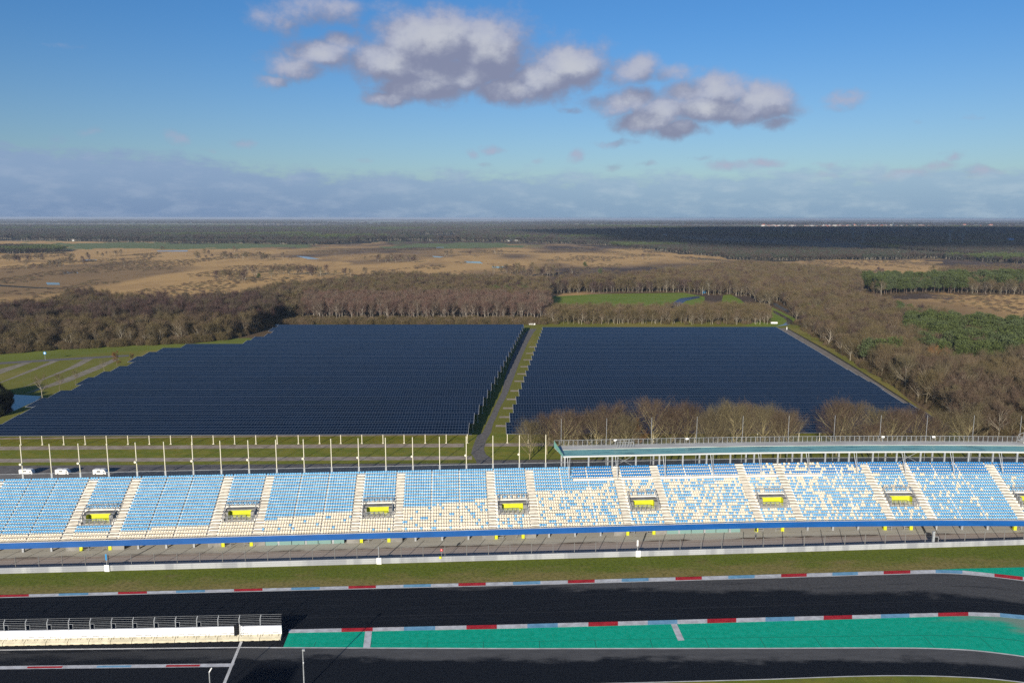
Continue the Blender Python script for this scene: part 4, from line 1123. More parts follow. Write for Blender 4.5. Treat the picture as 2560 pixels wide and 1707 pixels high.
mb = MB(); mb.tube((0, 0, 1.5), (0, 0, 1.62), .26, .1, n=8); mb.build('cap', M['dark'], t_)
t_ = thing('blue_hut', 'small bright blue hut at the edge of the wood beyond the meadow', 'hut', gx(1759, 733))
mb = MB(); mb.box(-1.4, 1.4, -1.2, 1.2, 0, 2.5); mb.build('wall', M['blue_metal'], t_)
mb = MB(); mb.box(-1.6, 1.6, -1.4, 1.4, 2.503, 2.7); mb.build('roof', M['blue_metal'], t_)
t_ = thing('hide_frame', 'wooden frame hut standing in the wood beside the far road', 'hut', gx(1914, 742))
mb = MB()
for a in (-1.8, 1.8): mb.tube((a, 0, 0), (a, 0, 4.2), .15, n=5)
mb.build('post', M['bark'], t_); mb = MB(); mb.box(-2, 2, -.6, .6, 2.4, 4.3); mb.build('cabin', M['bark_dark'], t_); mb = MB(); mb.box(-2.2, 2.2, -.9, .9, 4.303, 4.5); mb.build('roof', M['bark'], t_)
# vans parked on the road behind the stand
def van(label, px, rz, kind):
    x, y = G(px, 1166)[0], G(px, 1166)[1]
    s_ = float(np.interp(x, _P[:, 0], _S)); X = (*G(px, 1185), 0)
    t_ = thing('camper_van', label, 'van', X, 'white vans parked behind the stand', rz)
    L_, H_, w_ = 2.9, 2.7, 1.05
    pr = [(-L_, .35), (-L_, H_-.25), (-L_+.3, H_), (L_-1.2, H_), (L_-.5, H_-.5 if kind else H_-.2), (L_-.05, 1.15), (L_, .35)]
    mb = MB(); b = 0; n = len(pr); mb.v = [(x, -w_, z) for x, z in pr]+[(x, w_, z) for x, z in pr]
    mb.f = [tuple(range(n)), tuple(range(n, 2*n))[::-1]]+[(i, n+i, n+(i+1) % n, (i+1) % n) for i in range(n)]
    mb.mi = [0]*len(mb.f); mb.uv = [[(0, 0)]*len(f) for f in mb.f]
    t_.scale = (.54, .54, .48)
    mb.build('body', M['white'], t_)
    mb = MB(); mb.box(-1.2, .4, -w_-.01, -w_+.02, 1.5, 2.1); mb.box(L_-1.3, L_-.6, -w_-.012, -w_+.02, 1.35, 1.95); mb.build('window', M['black'], t_)
    mb = MB(); mb.box(-.8, .0, -.4, .4, H_+.002, H_+.12); mb.build('roof_hatch', M['deck'], t_)
    for wx in (-1.8, 1.9):
        for wy in (-w_+.1, w_-.1):
            mb = MB(); mb.tube((wx, wy-.12, .36), (wx, wy+.12, .36), .36, n=12); mb.build('wheel', M['black'], t_)
van('white rounded camper behind the railing, leftmost of the three vans', 68, 0, 0)
van('white van with a grey roof hatch, middle of the three vans behind the railing', 158, .02, 1)
van('white boxy van behind the railing, rightmost of the three vans', 252, -.02, 1)

# ------------------------------------------------------------------ trees
def tri_soup(P0, D, Wd, w):
    """slender triangles: base centre P0, direction*length D, half-width vectors Wd*w"""
    v = np.stack([P0-Wd*w, P0+Wd*w, P0+D], 1).reshape(-1, 3)
    return v
def branch_tubes(mb, rs, H, n_limb, spread, lean, first=.22, rt=None):
    rt = rt or H*.016
    top = np.array([rs.normal(0, lean), rs.normal(0, lean), H*.86]); pts = [np.zeros(3)]
    for k in range(1, 5): pts.append(top*k/4+np.array([rs.normal(0, .02*H), rs.normal(0, .02*H), 0])*(k < 4))
    for k in range(4): mb.tube(pts[k], pts[k+1], rt*(1-k*.21), rt*(1-(k+1)*.21)+.01, n=5, cap=False)
    ends = []
    for k in range(n_limb):
        t_ = first+(.93-first)*(k+rs.random()*.7)/n_limb
        i = min(3, int(t_*4)); p = pts[i]+(pts[i+1]-pts[i])*(t_*4-i)
        a = rs.random()*2*math.pi; up = .30+.9*rs.random()+t_*.9
        d = np.array([math.cos(a), math.sin(a), up]); d /= np.linalg.norm(d)
        ax, cz, az = H*spread, H*(first*.5+.52), H*(.50-first*.28)     # crown ellipsoid
        u_ = (p-np.array([0, 0, cz]))/np.array([ax, ax, az]); w_ = d/np.array([ax, ax, az])
        A_, B_, C_ = w_@w_, u_@w_, u_@u_-1; D_ = B_*B_-A_*C_
        L_ = max(.9, (-B_+math.sqrt(max(D_, 0)))/A_)*(.72+.34*rs.random())
        q = p+d*L_*.55; e = q+(d+np.array([0, 0, .22]))*L_*.42
        r = rt*(.50-.30*t_)+.012
        mb.tube(p, q, r, r*.6, n=3, cap=False); mb.tube(q, e, r*.6, r*.2, n=3, cap=False)
        ends += [(p+d*L_*.35, d, L_), (q, d, L_), ((q+e)/2, d, L_), (e, d, L_)]
        for _ in range(2):
            b_ = d+rs.normal(0, .55, 3); b_ /= np.linalg.norm(b_); e2 = q+b_*L_*.42; mb.tube(q, e2, r*.4, r*.12, n=3, cap=False); ends += [(e2, b_, L_), ((q+e2)/2, b_, L_)]
    ends.append((pts[4], np.array([0, 0, 1.]), H*spread*.6))
    return ends
def bare_tree(seed, H=11., spread=.34, n_limb=13, twigs=1500, tw=.020, tl=1.1, first=.22, lean=.2):
    rs = np.random.default_rng(seed); mb = MB(); ends = branch_tubes(mb, rs, H, n_limb, spread, lean, first)
    E = np.array([e[0] for e in ends]); Dn = np.array([e[1] for e in ends]); Lm = np.array([e[2] for e in ends])
    k = rs.integers(0, len(E), twigs)
    base = E[k]+rs.normal(0, 1, (twigs, 3))*(Lm[k][:, None]*.11)
    d = Dn[k]*.8+rs.normal(0, .62, (twigs, 3))+np.array([0, 0, .45]); d /= np.linalg.norm(d, axis=1)[:, None]
    L_ = tl*(.5+rs.random(twigs))[:, None]
    side = np.cross(d, rs.normal(0, 1, (twigs, 3))); side /= np.linalg.norm(side, axis=1)[:, None]
    return mb, tri_soup(base, d*L_, side, tw)
def pine_tree(seed, H=11., R=3.2, n=1700):
    rs = np.random.default_rng(seed); mb = MB()
    mb.tube((0, 0, 0), (.2, .1, H*.9), H*.018, .05, n=6, cap=False)
    cl = []
    for k in range(26):
        t_ = .34+.62*k/26; a = rs.random()*6.283; r = R*(1.12-t_)**.6*(.5+.6*rs.random())
        e = np.array([math.cos(a)*r, math.sin(a)*r, H*t_+r*.15]); mb.tube((0, 0, H*t_-.4), e, .07, .02, n=3, cap=False)
        cl.append((e, .8+.9*rs.random()))
    E = np.array([c[0] for c in cl]); S_ = np.array([c[1] for c in cl]); k = rs.integers(0, len(E), n)
    u = rs.normal(0, 1, (n, 3)); u /= np.linalg.norm(u, axis=1)[:, None]
    base = E[k]+u*S_[k][:, None]*np.array([1.15, 1.15, .62])*(.6+.45*rs.random((n, 1)))
    d = u*.5+rs.normal(0, .6, (n, 3))+np.array([0, 0, .4]); d /= np.linalg.norm(d, axis=1)[:, None]
    side = np.cross(d, rs.normal(0, 1, (n, 3))); side /= np.linalg.norm(side, axis=1)[:, None]
    return mb, tri_soup(base, d*.55, side, .17)
def bush(seed, H=4., R=2.2, n=900, w=.022):
    rs = np.random.default_rng(seed); mb = MB()
    for k in range(7):
        a = rs.random()*6.28; mb.tube((0, 0, 0), (math.cos(a)*R*.5, math.sin(a)*R*.5, H*.6), .05, .02, n=3, cap=False)
    r = R*np.sqrt(rs.random(n)); a = rs.random(n)*6.283
    base = np.stack([r*np.cos(a), r*np.sin(a), H*.75*rs.random(n)*(1.05-(r/R)**2*.7)], 1)
    d = np.stack([np.cos(a)*.4, np.sin(a)*.4, np.ones(n)], 1)+rs.normal(0, .45, (n, 3)); d /= np.linalg.norm(d, axis=1)[:, None]
    side = np.cross(d, rs.normal(0, 1, (n, 3))); side /= np.linalg.norm(side, axis=1)[:, None]
    return mb, tri_soup(base, d*(H*.28), side, w)
def clump(seed, W_=16., H=12., n=420, w=.5):
    """far-off canopy: several crowns in one mesh"""
    rs = np.random.default_rng(seed); mb = MB(); cs = rs.uniform(-W_/2, W_/2, (7, 2)); hs = H*(.7+.35*rs.random(7))
    for (cx_, cy_), h in zip(cs, hs): mb.tube((cx_, cy_, 0), (cx_, cy_, h*.8), .16, .05, n=3, cap=False)
    k = rs.integers(0, 7, n); u = rs.normal(0, 1, (n, 3)); u /= np.linalg.norm(u, axis=1)[:, None]; u[:, 2] = np.abs(u[:, 2])*1.1-.25
    base = np.stack([cs[k, 0], cs[k, 1], hs[k]*.62], 1)+u*np.stack([hs[k]*.24, hs[k]*.24, hs[k]*.36], 1)*(.5+.55*rs.random((n, 1)))
    d = u+rs.normal(0, .5, (n, 3))+np.array([0, 0, .5]); d /= np.linalg.norm(d, axis=1)[:, None]
    side = np.cross(d, rs.normal(0, 1, (n, 3))); side /= np.linalg.norm(side, axis=1)[:, None]
    return mb, tri_soup(base, d*1.7, side, w)
def soup_mesh(name, v, material):
    me = bpy.data.meshes.new(name); n = len(v)//3
    me.vertices.add(len(v)); me.vertices.foreach_set('co', v.astype('f').ravel())
    me.loops.add(len(v)); me.loops.foreach_set('vertex_index', np.arange(len(v), dtype=np.int32))
    me.polygons.add(n); me.polygons.foreach_set('loop_start', np.arange(0, 3*n, 3, dtype=np.int32))
    me.materials.append(material); me.update(calc_edges=True); return me
def tube_mesh(name, mb, material):
    me = bpy.data.meshes.new(name); me.from_pydata(mb.v, [], mb.f); me.materials.append(material); me.update(); return me
def joined(name, mb, v, m1, m2):
    n0 = len(mb.v); me = bpy.data.meshes.new(name)
    tri = (np.arange(len(v)).reshape(-1, 3)+n0).tolist()
    me.from_pydata(list(mb.v)+v.tolist(), [], list(mb.f)+tri); me.materials.append(m1); me.materials.append(m2)
    me.polygons.foreach_set('material_index', [0]*len(mb.f)+[1]*len(tri)); me.update(); return me
TREES = {}    # kind -> list of (tubes, soup, trunk material, crown material, nominal height)
TREES['olive'] = [(*bare_tree(s, 11, .40, 16, 2300, .024), 'bark', 'twig_olive') for s in (1, 2, 3, 4)]
TREES['brown'] = [(*bare_tree(s, 11, .38, 15, 2300, .024), 'bark', 'twig_brown') for s in (11, 12, 13)]
TREES['purple'] = [(*bare_tree(s, 10, .34, 14, 2200, .026), 'bark_birch', 'twig_purple') for s in (21, 22, 23)]
TREES['birch'] = [(*bare_tree(s, 10.5, .24, 14, 1500, .022, .9, .35), 'bark_birch', 'twig_red') for s in (31, 32, 33)]
TREES['wide'] = [(*bare_tree(s, 12.4, .54, 30, 6500, .0155, 1.15, .12), 'bark_olive', 'twig_brown') for s in (41, 42, 43, 44)]
TREES['russet'] = [(*bare_tree(51, 11, .30, 14, 2200, .04, .7, .15), 'bark', 'twig_russet')]
TREES['oakbig'] = [(*bare_tree(55, 12, .42, 18, 2200, .03, 1.0, .10), 'bark', 'twig_russet')]
TREES['young'] = [(*bare_tree(s, 7., .34, 12, 900, .012, .8, .38, .05), 'bark', 'twig_brown') for s in (61, 62)]
TREES['pine'] = [(*pine_tree(s, 10.5, 3.4), 'bark_dark', 'needle') for s in (71, 72, 73)]
TREES['bush'] = [(*bush(s, 4., 2.3, 1200, .026), 'bark', 'twig_olive') for s in (81, 82)]
TREES['darkbush'] = [(*bush(86, 5., 3., 2600, .10), 'bark_dark', 'dark_ever')]
TREES['tuft'] = [(*bush(s, 1.5, 2.6, 260, .09), 'bark_dark', 'twig_brown') for s in (88, 89)]
TREES['clump'] = [(*clump(s), 'bark', 'twig_dark') for s in (91, 92, 93)]
TREES['pclump'] = [(*clump(95, 15, 13, 420, .6), 'bark_dark', 'needle')]
lib = bpy.data.collections.new('tree_library')      # never linked: only its meshes are used
LIB = {}
def lib_coll(key, kinds):
    c = bpy.data.collections.new('lib_'+key)
    i = 0
    for k in kinds:
        for (mb, v, m1, m2) in TREES[k]:
            o = bpy.data.objects.new('lib_%s_%02d' % (key, i), joined('lib', mb, v, M[m1], M[m2])); c.objects.link(o); i += 1
    LIB[key] = (c, i); return c, i
def scatter(name, X, Y, sc, kinds, seed, label=None, z=0.):
    """one uncountable wood: points with instances of its kinds of tree"""
    key = name; coll, nvar = lib_coll(key, kinds)
    rs = np.random.default_rng(seed); n = len(X)
    me = bpy.data.meshes.new(name); me.vertices.add(n)
    me.vertices.foreach_set('co', np.stack([X, Y, np.full(n, z)], 1).astype('f').ravel())
    for nm, ty, arr in (('vi', 'INT', rs.integers(0, nvar, n).astype(np.int32)), ('rot', 'FLOAT', (rs.random(n)*6.283).astype('f')), ('sc', 'FLOAT', sc.astype('f'))):
        a = me.attributes.new(nm, ty, 'POINT'); a.data.foreach_set('value', arr)
    o = bpy.data.objects.new(name, me); C.objects.link(o)
    ng = bpy.data.node_groups.new(name, 'GeometryNodeTree')
    ng.interface.new_socket('Geometry', in_out='INPUT', socket_type='NodeSocketGeometry'); ng.interface.new_socket('Geometry', in_out='OUTPUT', socket_type='NodeSocketGeometry')
    N, L = ng.nodes, ng.links
    gi = N.new('NodeGroupInput'); go = N.new('NodeGroupOutput'); ip = N.new('GeometryNodeInstanceOnPoints'); ci = N.new('GeometryNodeCollectionInfo')
    ci.inputs['Collection'].default_value = coll; ci.inputs['Separate Children'].default_value = True; ci.inputs['Reset Children'].default_value = True
    ip.inputs['Pick Instance'].default_value = True
    def na(nm, ty):
        q = N.new('GeometryNodeInputNamedAttribute'); q.data_type = ty; q.inputs[0].default_value = nm
        return next(s_ for s_ in q.outputs if s_.enabled and s_.name == 'Attribute')
    cx_ = N.new('ShaderNodeCombineXYZ'); L.new(na('rot', 'FLOAT'), cx_.inputs[2])
    e2r = N.new('FunctionNodeEulerToRotation'); L.new(cx_.outputs[0], e2r.inputs[0])
    L.new(gi.outputs[0], ip.inputs['Points']); L.new(ci.outputs[0], ip.inputs['Instance']); L.new(na('vi', 'INT'), ip.inputs['Instance Index'])
    L.new(e2r.outputs[0], ip.inputs['Rotation']); L.new(na('sc', 'FLOAT'), ip.inputs['Scale']); L.new(ip.outputs[0], go.inputs[0])
    md = o.modifiers.new('trees', 'NODES'); md.node_group = ng
    tag(o, kind='stuff')
    if label: o['label'] = label
    return o
# individual trees: an Empty with trunk and crown; the first of each variant is the source of the copies
SRC = {}
def where(lab, X, Y):
    """adds the part of the photograph the thing stands in"""
    x, y = PX(float(X), float(Y)); x = float(x)/2560
    w = ['far left edge', 'left', 'left of centre', 'centre', 'right of centre', 'right', 'far right edge'][int(np.clip(x*7, 0, 6))]
    return lab+(', at the ' if w != 'left of centre' and w != 'right of centre' else ', ')+w
def tree(name, kind, var, loc, scale, label, group, rz=None, cat='tree'):
    var = var % len(TREES[kind]); rz = random.uniform(0, 6.28) if rz is None else rz
    key = (kind, var)
    if key not in SRC:
        mb, v, m1, m2 = TREES[kind][var]
        SRC[key] = (tube_mesh('trunk', mb, M[m1]), soup_mesh('crown', v, M[m2]))
    t_ = bpy.data.objects.new(name, None); C.objects.link(t_); t_.location = loc; t_.rotation_euler = (0, 0, rz)
    t_.scale = (scale*random.uniform(.94, 1.06), scale*random.uniform(.94, 1.06), scale)
    tag(t_, label, cat, group)
    for nm, me in (('trunk', SRC[key][0]), ('crown', SRC[key][1])):
        o = bpy.data.objects.new(nm, me); C.objects.link(o); o.parent = t_
    return t_
# bare row behind the stand
rowx = []
x = 4.5
while x < 76: rowx.append(x); x += random.uniform(2.9, 4.6)
x = 83.
while x < 118: rowx.append(x); x += random.uniform(3.0, 4.4)
for n, x in enumerate(rowx):
    first = x < 79
    lab = ('%s bare brown tree from the left in the row behind the canopy' % nth(n+1))
    kind = 'wide'
    if n == 7: kind = 'russet'; lab = 'bare tree holding russet leaves in the row behind the canopy'
    tree('bare_tree', kind, n, (x, 197+random.uniform(-4.5, 4.5)+x*.02, 0), random.choice([.84, .92, .98, 1.05])*(.84 if x < 8 or x > 88 else 1.)*(.9 if kind == 'russet' else 1), lab, 'bare trees in the row behind the canopy')
# young trees beside the left block
for lab, px, py, kd, sc in (('young bare tree with a wide round crown beside the pond', 107, 1001.6, 'young', 1.15), ('young bare tree, second from the pond beside the solar rows', 150, 979, 'young', .85), ('slender young bare tree, third from the pond beside the solar rows', 190, 964, 'young', .78),
                        ('thin young tree with almost no crown, fourth from the pond', 261, 930, 'young', .72), ('small tree holding russet leaves at the car-park meadow', 293, 916.6, 'russet', .58), ('small russet tree behind the corner of the left solar block', 329, 906, 'russet', .36)):
    tree('young_tree', kd, px, gx(px, py), sc, lab, 'young trees along the left solar rows')
for j, (px, py, sc) in enumerate(((-40, 1030, 1.3), (-10, 1020, 1.25), (-5, 1008, 1.1), (14, 996, .7), (-15, 1040, .9), (-20, 990, 1.2), (-30, 1000, 1.3))):
    tree('dark_shrub', 'darkbush', 0, gx(px, py), sc, 'dark evergreen shrub on the bank of the pond at the left edge', 'dark shrubs around the pond', cat='shrub')

# woods --------------------------------------------------------------
def grid(x0, x1, y0, y1, sp, seed, jit=.48):
    rs = np.random.default_rng(seed)
    X, Y = np.meshgrid(np.arange(x0, x1, sp), np.arange(y0, y1, sp)); X = X.ravel()+rs.uniform(-jit, jit, X.size)*sp; Y = Y.ravel()+rs.uniform(-jit, jit, Y.size)*sp
    px, py = PX(X, Y); return X, Y, px, py, rs
# right wood and its nearest trees
X, Y, px, py, rs = grid(60, 620, 165, 700, 4.3, 101)
inR = inpoly(px, py, WOOD_R); p1 = inpoly(px, py, PINES1)
nz = fbm(X/30, Y/30, 55, 3)
isp = (p1 & (nz > .33)) | (inR & (nz > .78))
keep = inR & (rs.random(len(X)) < .93)
Xr, Yr = X[keep & ~isp], Y[keep & ~isp]; Xp, Yp = X[keep & isp & (rs.random(len(X)) < .8)], Y[keep & isp & (rs.random(len(X)) < .8)] if False else (None)
kp = keep & isp; sel = rs.random(len(X)) < .75; Xp, Yp = X[kp & sel], Y[kp & sel]
def by_near(Xa, Ya, n, lim=2560):
    pxa, pya = PX(Xa, Ya, 6.); d = Xa**2+Ya**2
    o = np.argsort(np.where((pxa > -20) & (pxa < 2600) & (pya < 1160), d, 1e12)); return o[:n], o[n:]
a, b = by_near(Xr, Yr, 240)
for n, i in enumerate(a):
    k = 'brown' if fbm(np.array([Xr[i]/25]), np.array([Yr[i]/25]), 77, 2)[0] > .5 else 'olive'
    tree('bare_tree', k, n, (Xr[i], Yr[i], 0), random.uniform(.68, 1.02), where('bare %s tree in the wood right of the solar park' % ('olive-brown' if k == 'olive' else 'brown'), Xr[i], Yr[i]), 'bare trees in the right-hand wood')
scatter('right_wood', Xr[b], Yr[b], rs.uniform(.62, 1.0, len(b)), ['olive', 'brown', 'purple'], 5)
a, b = by_near(Xp, Yp, 200)
for n, i in enumerate(a):
    tree('pine_tree', 'pine', n, (Xp[i], Yp[i], 0), random.uniform(.95, 1.25), where('green pine among others in the wood at the right', Xp[i], Yp[i]), 'pines in the right-hand wood')
if len(b): scatter('pine_wood', Xp[b], Yp[b], rs.uniform(.6, .95, len(b)), ['pine'], 6)
tx, ty = G(2338, 948)
tree('oak_tree', 'oakbig', 0, (tx, ty, 0), 1.02, 'large rust-brown oak rising out of the right-hand wood', None)
# left wood
X, Y, px, py, rs = grid(-480, -60, 330, 620, 4.1, 102); k = inpoly(px, py, WOOD_L) & (rs.random(len(X)) < .95); X, Y, py = X[k], Y[k], py[k]
mixn = fbm(X/45, Y/45, 61, 3); edge = Y-np.interp(X, [-400, -240, -120], [345, 375, 400])
ol = (mixn > .54) | (edge < 25)
a, b = by_near(X[ol], Y[ol], 60)
for n, i in enumerate(a):
    tree('leafless_tree', 'olive', n, (X[ol][i], Y[ol][i], 0), random.uniform(.55, .95), where('bare olive-brown tree at the front edge of the left-hand wood', X[ol][i], Y[ol][i]), 'bare trees at the edge of the left-hand wood')  # plain bare trees, species not known
scatter('left_wood', X[ol][b], Y[ol][b], rs.uniform(.6, 1.02, len(b)), ['olive', 'brown'], 7)
scatter('left_birch_wood', X[~ol], Y[~ol], rs.uniform(.9, 1.35, (~ol).sum()), ['purple'], 8)
# middle wood: red birches at the front, brown behind, pines here and there
X, Y, px, py, rs = grid(-260, 60, 430, 860, 4.2, 103); k = inpoly(px, py, WOOD_B) & (rs.random(len(X)) < .9); X, Y, px, py = X[k], Y[k], px[k], py[k]
red = (py > 762) & (py < 804) & (px > 760); pn = (fbm(X/26, Y/26, 63, 3) > .705) & (py < 780); hb = py >= 803
for nm, mm, kd, lo, hi, sd in (('red_birch_wood', red & ~hb, ['birch'], .85, 1.1, 9), ('middle_wood', ~red & ~pn & ~hb, ['brown', 'purple', 'brown', 'olive'], .65, 1.0, 10), ('middle_pines', pn & ~hb & ~red, ['pine'], .6, .85, 11)):
    scatter(nm, X[mm], Y[mm], rs.uniform(lo, hi, mm.sum()), kd, sd)
X, Y, px, py, rs = grid(-260, 60, 425, 475, 2.6, 104); k = inpoly(px, py, HEDGE_B); scatter('scrub_edge', X[k], Y[k], rs.uniform(.6, 1.1, k.sum()), ['bush'], 12)
X, Y, px, py, rs = grid(-480, -60, 330, 480, 2.7, 130)
k = inpoly(px, py, [(-600, 907), (0, 886), (153, 874), (306, 866), (463, 860), (555, 852), (612, 840), (690, 812), (700, 800), (612, 824), (555, 838), (463, 846), (306, 851), (153, 858), (0, 868), (-600, 888)])
scatter('left_undergrowth', X[k], Y[k], rs.uniform(.55, 1.25, k.sum()), ['bush'], 22)
X, Y, px, py, rs = grid(60, 320, 165, 480, 2.9, 131)
k = inpoly(px, py, [(1990, 806), (2010, 828), (2060, 858), (2120, 896), (2200, 943), (2280, 993), (2350, 1040), (2400, 1083), (2560, 1108), (2560, 1085), (2440, 1060), (2380, 1025), (2300, 975), (2200, 918), (2100, 860), (2040, 815)])
scatter('right_undergrowth', X[k], Y[k], rs.uniform(.45, .95, k.sum()), ['bush'], 23)
# trees past the meadow
X, Y, px, py, rs = grid(20, 420, 460, 980, 4.4, 105); k = inpoly(px, py, WOOD_C) & (rs.random(len(X)) < .95); k &= ~inpoly(px, py, [(1798, 778), (1805, 738), (1826, 736), (1850, 748), (1878, 772), (1850, 778)])
k &= ~inpoly(px, py, [(1925, 752), (1940, 755), (1985, 778), (1985, 800), (1930, 790)])
scatter('birch_wood_beyond_meadow', X[k], Y[k], rs.uniform(.75, 1.1, k.sum()), ['brown', 'purple', 'olive'], 13)
X, Y, px, py, rs = grid(10, 190, 425, 500, 3.4, 106); k = inpoly(px, py, HEDGE_S)
scatter('hedge_wood', X[k], Y[k], rs.uniform(.52, .80, k.sum()), ['olive', 'olive', 'bush'], 14)
X, Y, px, py, rs = grid(280, 1300, 520, 1050, 5.6, 107); k = inpoly(px, py, WOOD_P); pk = inpoly(px, py, PINES2) & (fbm(X/24, Y/24, 66, 2) > .46)
scatter('pine_belt', X[k & pk], Y[k & pk], rs.uniform(1.1, 1.45, (k & pk).sum()), ['pine'], 15)
scatter('brown_wood_at_clearing', X[k & ~pk], Y[k & ~pk], rs.uniform(.7, 1.0, (k & ~pk).sum()), ['brown', 'olive', 'purple'], 16)
# far woods
Xs, Ys, Ps = [], [], []
for (y0, y1, sp, sd) in ((1050, 2000, 12, 111), (2000, 3600, 20, 112), (3600, 7000, 38, 113)):
    X, Y, px, py, rs = grid(-.86*y1, .95*y1, y0, y1, sp, sd); k = (inpoly(px, py, FAR_L) | inpoly(px, py, FAR_C) | inpoly(px, py, FAR_H)) & (np.abs(px-CX) < 1900)
    k &= ~((fbm(X/260, Y/700, 88, 3) > .66) & (py > 580)); X, Y = X[k], Y[k]; Xs.append(X); Ys.append(Y); Ps.append(np.full(len(X), sp/16.)*rs.uniform(.75, 1.1, len(X)))
X = np.concatenate(Xs); Y = np.concatenate(Ys); S_ = np.clip(np.concatenate(Ps), .75, 1.6); gp = fbm(X/240, Y/240, 91, 3) > .66
scatter('far_wood', X[~gp], Y[~gp], S_[~gp], ['clump'], 17); scatter('far_pine_wood', X[gp], Y[gp], S_[gp], ['pclump'], 18)
X, Y, px, py, rs = grid(-14000, 16000, 6500, 24000, 110, 114); k = (np.abs(px-CX) < 1700) & (fbm(X/1500, Y/3500, 95, 4) > .50)
scatter('horizon_woods', X[k], Y[k], rs.uniform(3.2, 5.0, k.sum())*.5, ['clump'], 19)
# heather and rushes on the open heath
X, Y, px, py, rs = grid(-1300, 1500, 420, 1900, 7., 120)
k = (py > 622) & (py < 830) & (np.abs(px-CX) < 1700) & (fbm(X/55, Y/110, 97, 4)+.05*np.clip((px-1000)/800, -1, 1) > .555)
for P in (WOOD_L, WOOD_B, WOOD_C, WOOD_R, WOOD_P, FAR_C, FAR_H): k &= ~inpoly(px, py, P)
k &= ~((px > 1340) & (px < 2050) & (py > 725)) & ~((px < 720) & (py > 790))
scatter('heather_tufts', X[k], Y[k], rs.uniform(.3, 1.0, k.sum())**1.0, ['tuft'], 21)
# single trees and small groups on the heath
HT = [(275, 640, 3), (235, 646, 3), (290, 640, 2), (322, 646, 1), (305, 668, 1), (495, 648, 1), (515, 648, 3), (535, 648, 3), (570, 646, 3), (598, 632, 2), (615, 648, 5), (640, 650, 6), (665, 650, 5), (690, 652, 4), (60, 655, 6), (95, 652, 6), (30, 656, 5), (190, 655, 6),
      (165, 668, 4), (150, 668, 5), (120, 670, 4), (408, 628, 2), (912, 655, 2), (965, 655, 4), (985, 655, 5), (1005, 655, 4), (1022, 656, 3), (1150, 640, 4), (1238, 638, 2), (1460, 672, 1), (1545, 694, 1), (1600, 650, 2), (1632, 652, 1), (590, 700, 4), (575, 702, 4), (610, 700, 5), (642, 700, 4), (700, 686, 10), (740, 688, 9), (780, 690, 8), (830, 692, 7),
      (1290, 686, 10), (1320, 688, 8), (1350, 688, 8), (1380, 690, 6), (1310, 678, 8), (2200, 690, 3), (2330, 690, 2), (520, 640, 2)]
n_ = 0
for (px_, py_, c) in HT:
    X0, Y0 = G(px_, py_)
    for j in range(c):
        n_ += 1
        kd = 'pine' if px_ in (1460, 1545, 642) and j == 0 else random.choice(['brown', 'purple', 'olive'])
        if n_ > 290: break
        tree('pine_tree' if kd == 'pine' else 'leafless_tree', kd, n_, (X0+random.gauss(0, 9+c), Y0+random.gauss(0, 14), 0), random.uniform(.55, 1.0),  # apart from the pines, bare trees of no known species
             'lone green pine on the open heath' if kd == 'pine' else where('small bare tree on the open heath beyond the woods', X0, Y0), 'pines on the heath' if kd == 'pine' else 'bare trees on the heath')
# the rest of what stands at a distance ------------------------------------------------
def pylon_mesh(H=38.):
    mb = MB(); w0, w1 = 3.2, .6
    for sx in (-1, 1):
        for sy in (-1, 1): mb.tube((sx*w0, sy*w0, 0), (sx*w1, sy*w1, H*.72), .35, .25, n=4); mb.tube((sx*w1, sy*w1, H*.72), (0, 0, H), .22, .15, n=4)
    for k in range(7):
        t0, t1 = k/7*.72, (k+1)/7*.72; a, b = w0+(w1-w0)*t0/.72, w0+(w1-w0)*t1/.72
        for s_ in (-1, 1): mb.tube((-a*s_, -a, H*t0), (b*s_, -b, H*t1), .13, n=3); mb.tube((-a*s_, a, H*t0), (b*s_, b, H*t1), .13, n=3)
    return mb
def arm_mesh(H, z, L_):
    mb = MB(); mb.tube((-L_, 0, H*z), (L_, 0, H*z), .2, n=4)
    for s_ in (-1, 1): mb.tube((s_*L_, 0, H*z), (0, 0, H*z+2.2), .14, n=3)
    return mb
for n, (px_, py_) in enumerate(((1953, 592), (1976, 597), (2131, 606), (2157, 611), (2372, 616), (2405, 617), (2165, 570), (2231, 571))):
    t_ = thing('pylon', '%s tall lattice electricity pylon from the left above the dark far wood' % nth([1, 2, 3, 4, 7, 8, 5, 6][n]), 'pylon', gx(px_, py_), 'electricity pylons beyond the right-hand woods', rad(20))
    if n == 0:
        pm = pylon_mesh().build('lattice_mast', M['tower_steel'], t_); ams = [arm_mesh(38., z, L_).build('cross_arm', M['tower_steel'], t_) for z, L_ in ((.70, 7.5), (.80, 9.5), (.90, 6.5))]
    else:
        for src in [pm]+ams:
            c = src.copy(); C.objects.link(c); c.parent = t_
    if n == 5: t_.scale = (.8, .8, .8)
def house(label, loc, w_, d_, h_, rm, wm, rz, group, src=None, name='house', cat='house'):
    t_ = thing(name, label, cat, loc, group, rz)
    if src:
        for q in src: c = q.copy(); C.objects.link(c); c.parent = t_
        t_.scale = (w_/10., d_/8., h_/5.); return t_, src
    mb = MB(); mb.box(-5, 5, -4, 4, 0, 5.); a = mb.build('wall', wm, t_)
    mb = MB(); v = [(-5.3, -4.4, 5.01), (5.3, -4.4, 5.01), (5.3, 4.4, 5.01), (-5.3, 4.4, 5.01), (-5.3, 0, 8.4), (5.3, 0, 8.4)]
    for f_ in ((0, 1, 5, 4), (2, 3, 4, 5), (1, 2, 5), (3, 0, 4), (3, 2, 1, 0)): mb.face([v[i] for i in f_])
    b = mb.build('roof', rm, t_); t_.scale = (w_/10., d_/8., h_/5.); return t_, [a, b]
srcs = [None, None, None]
combos = [(M['roof_red'], M['plaster']), (M['plaster'], M['render_white']), (M['roof_red'], M['render_white'])]
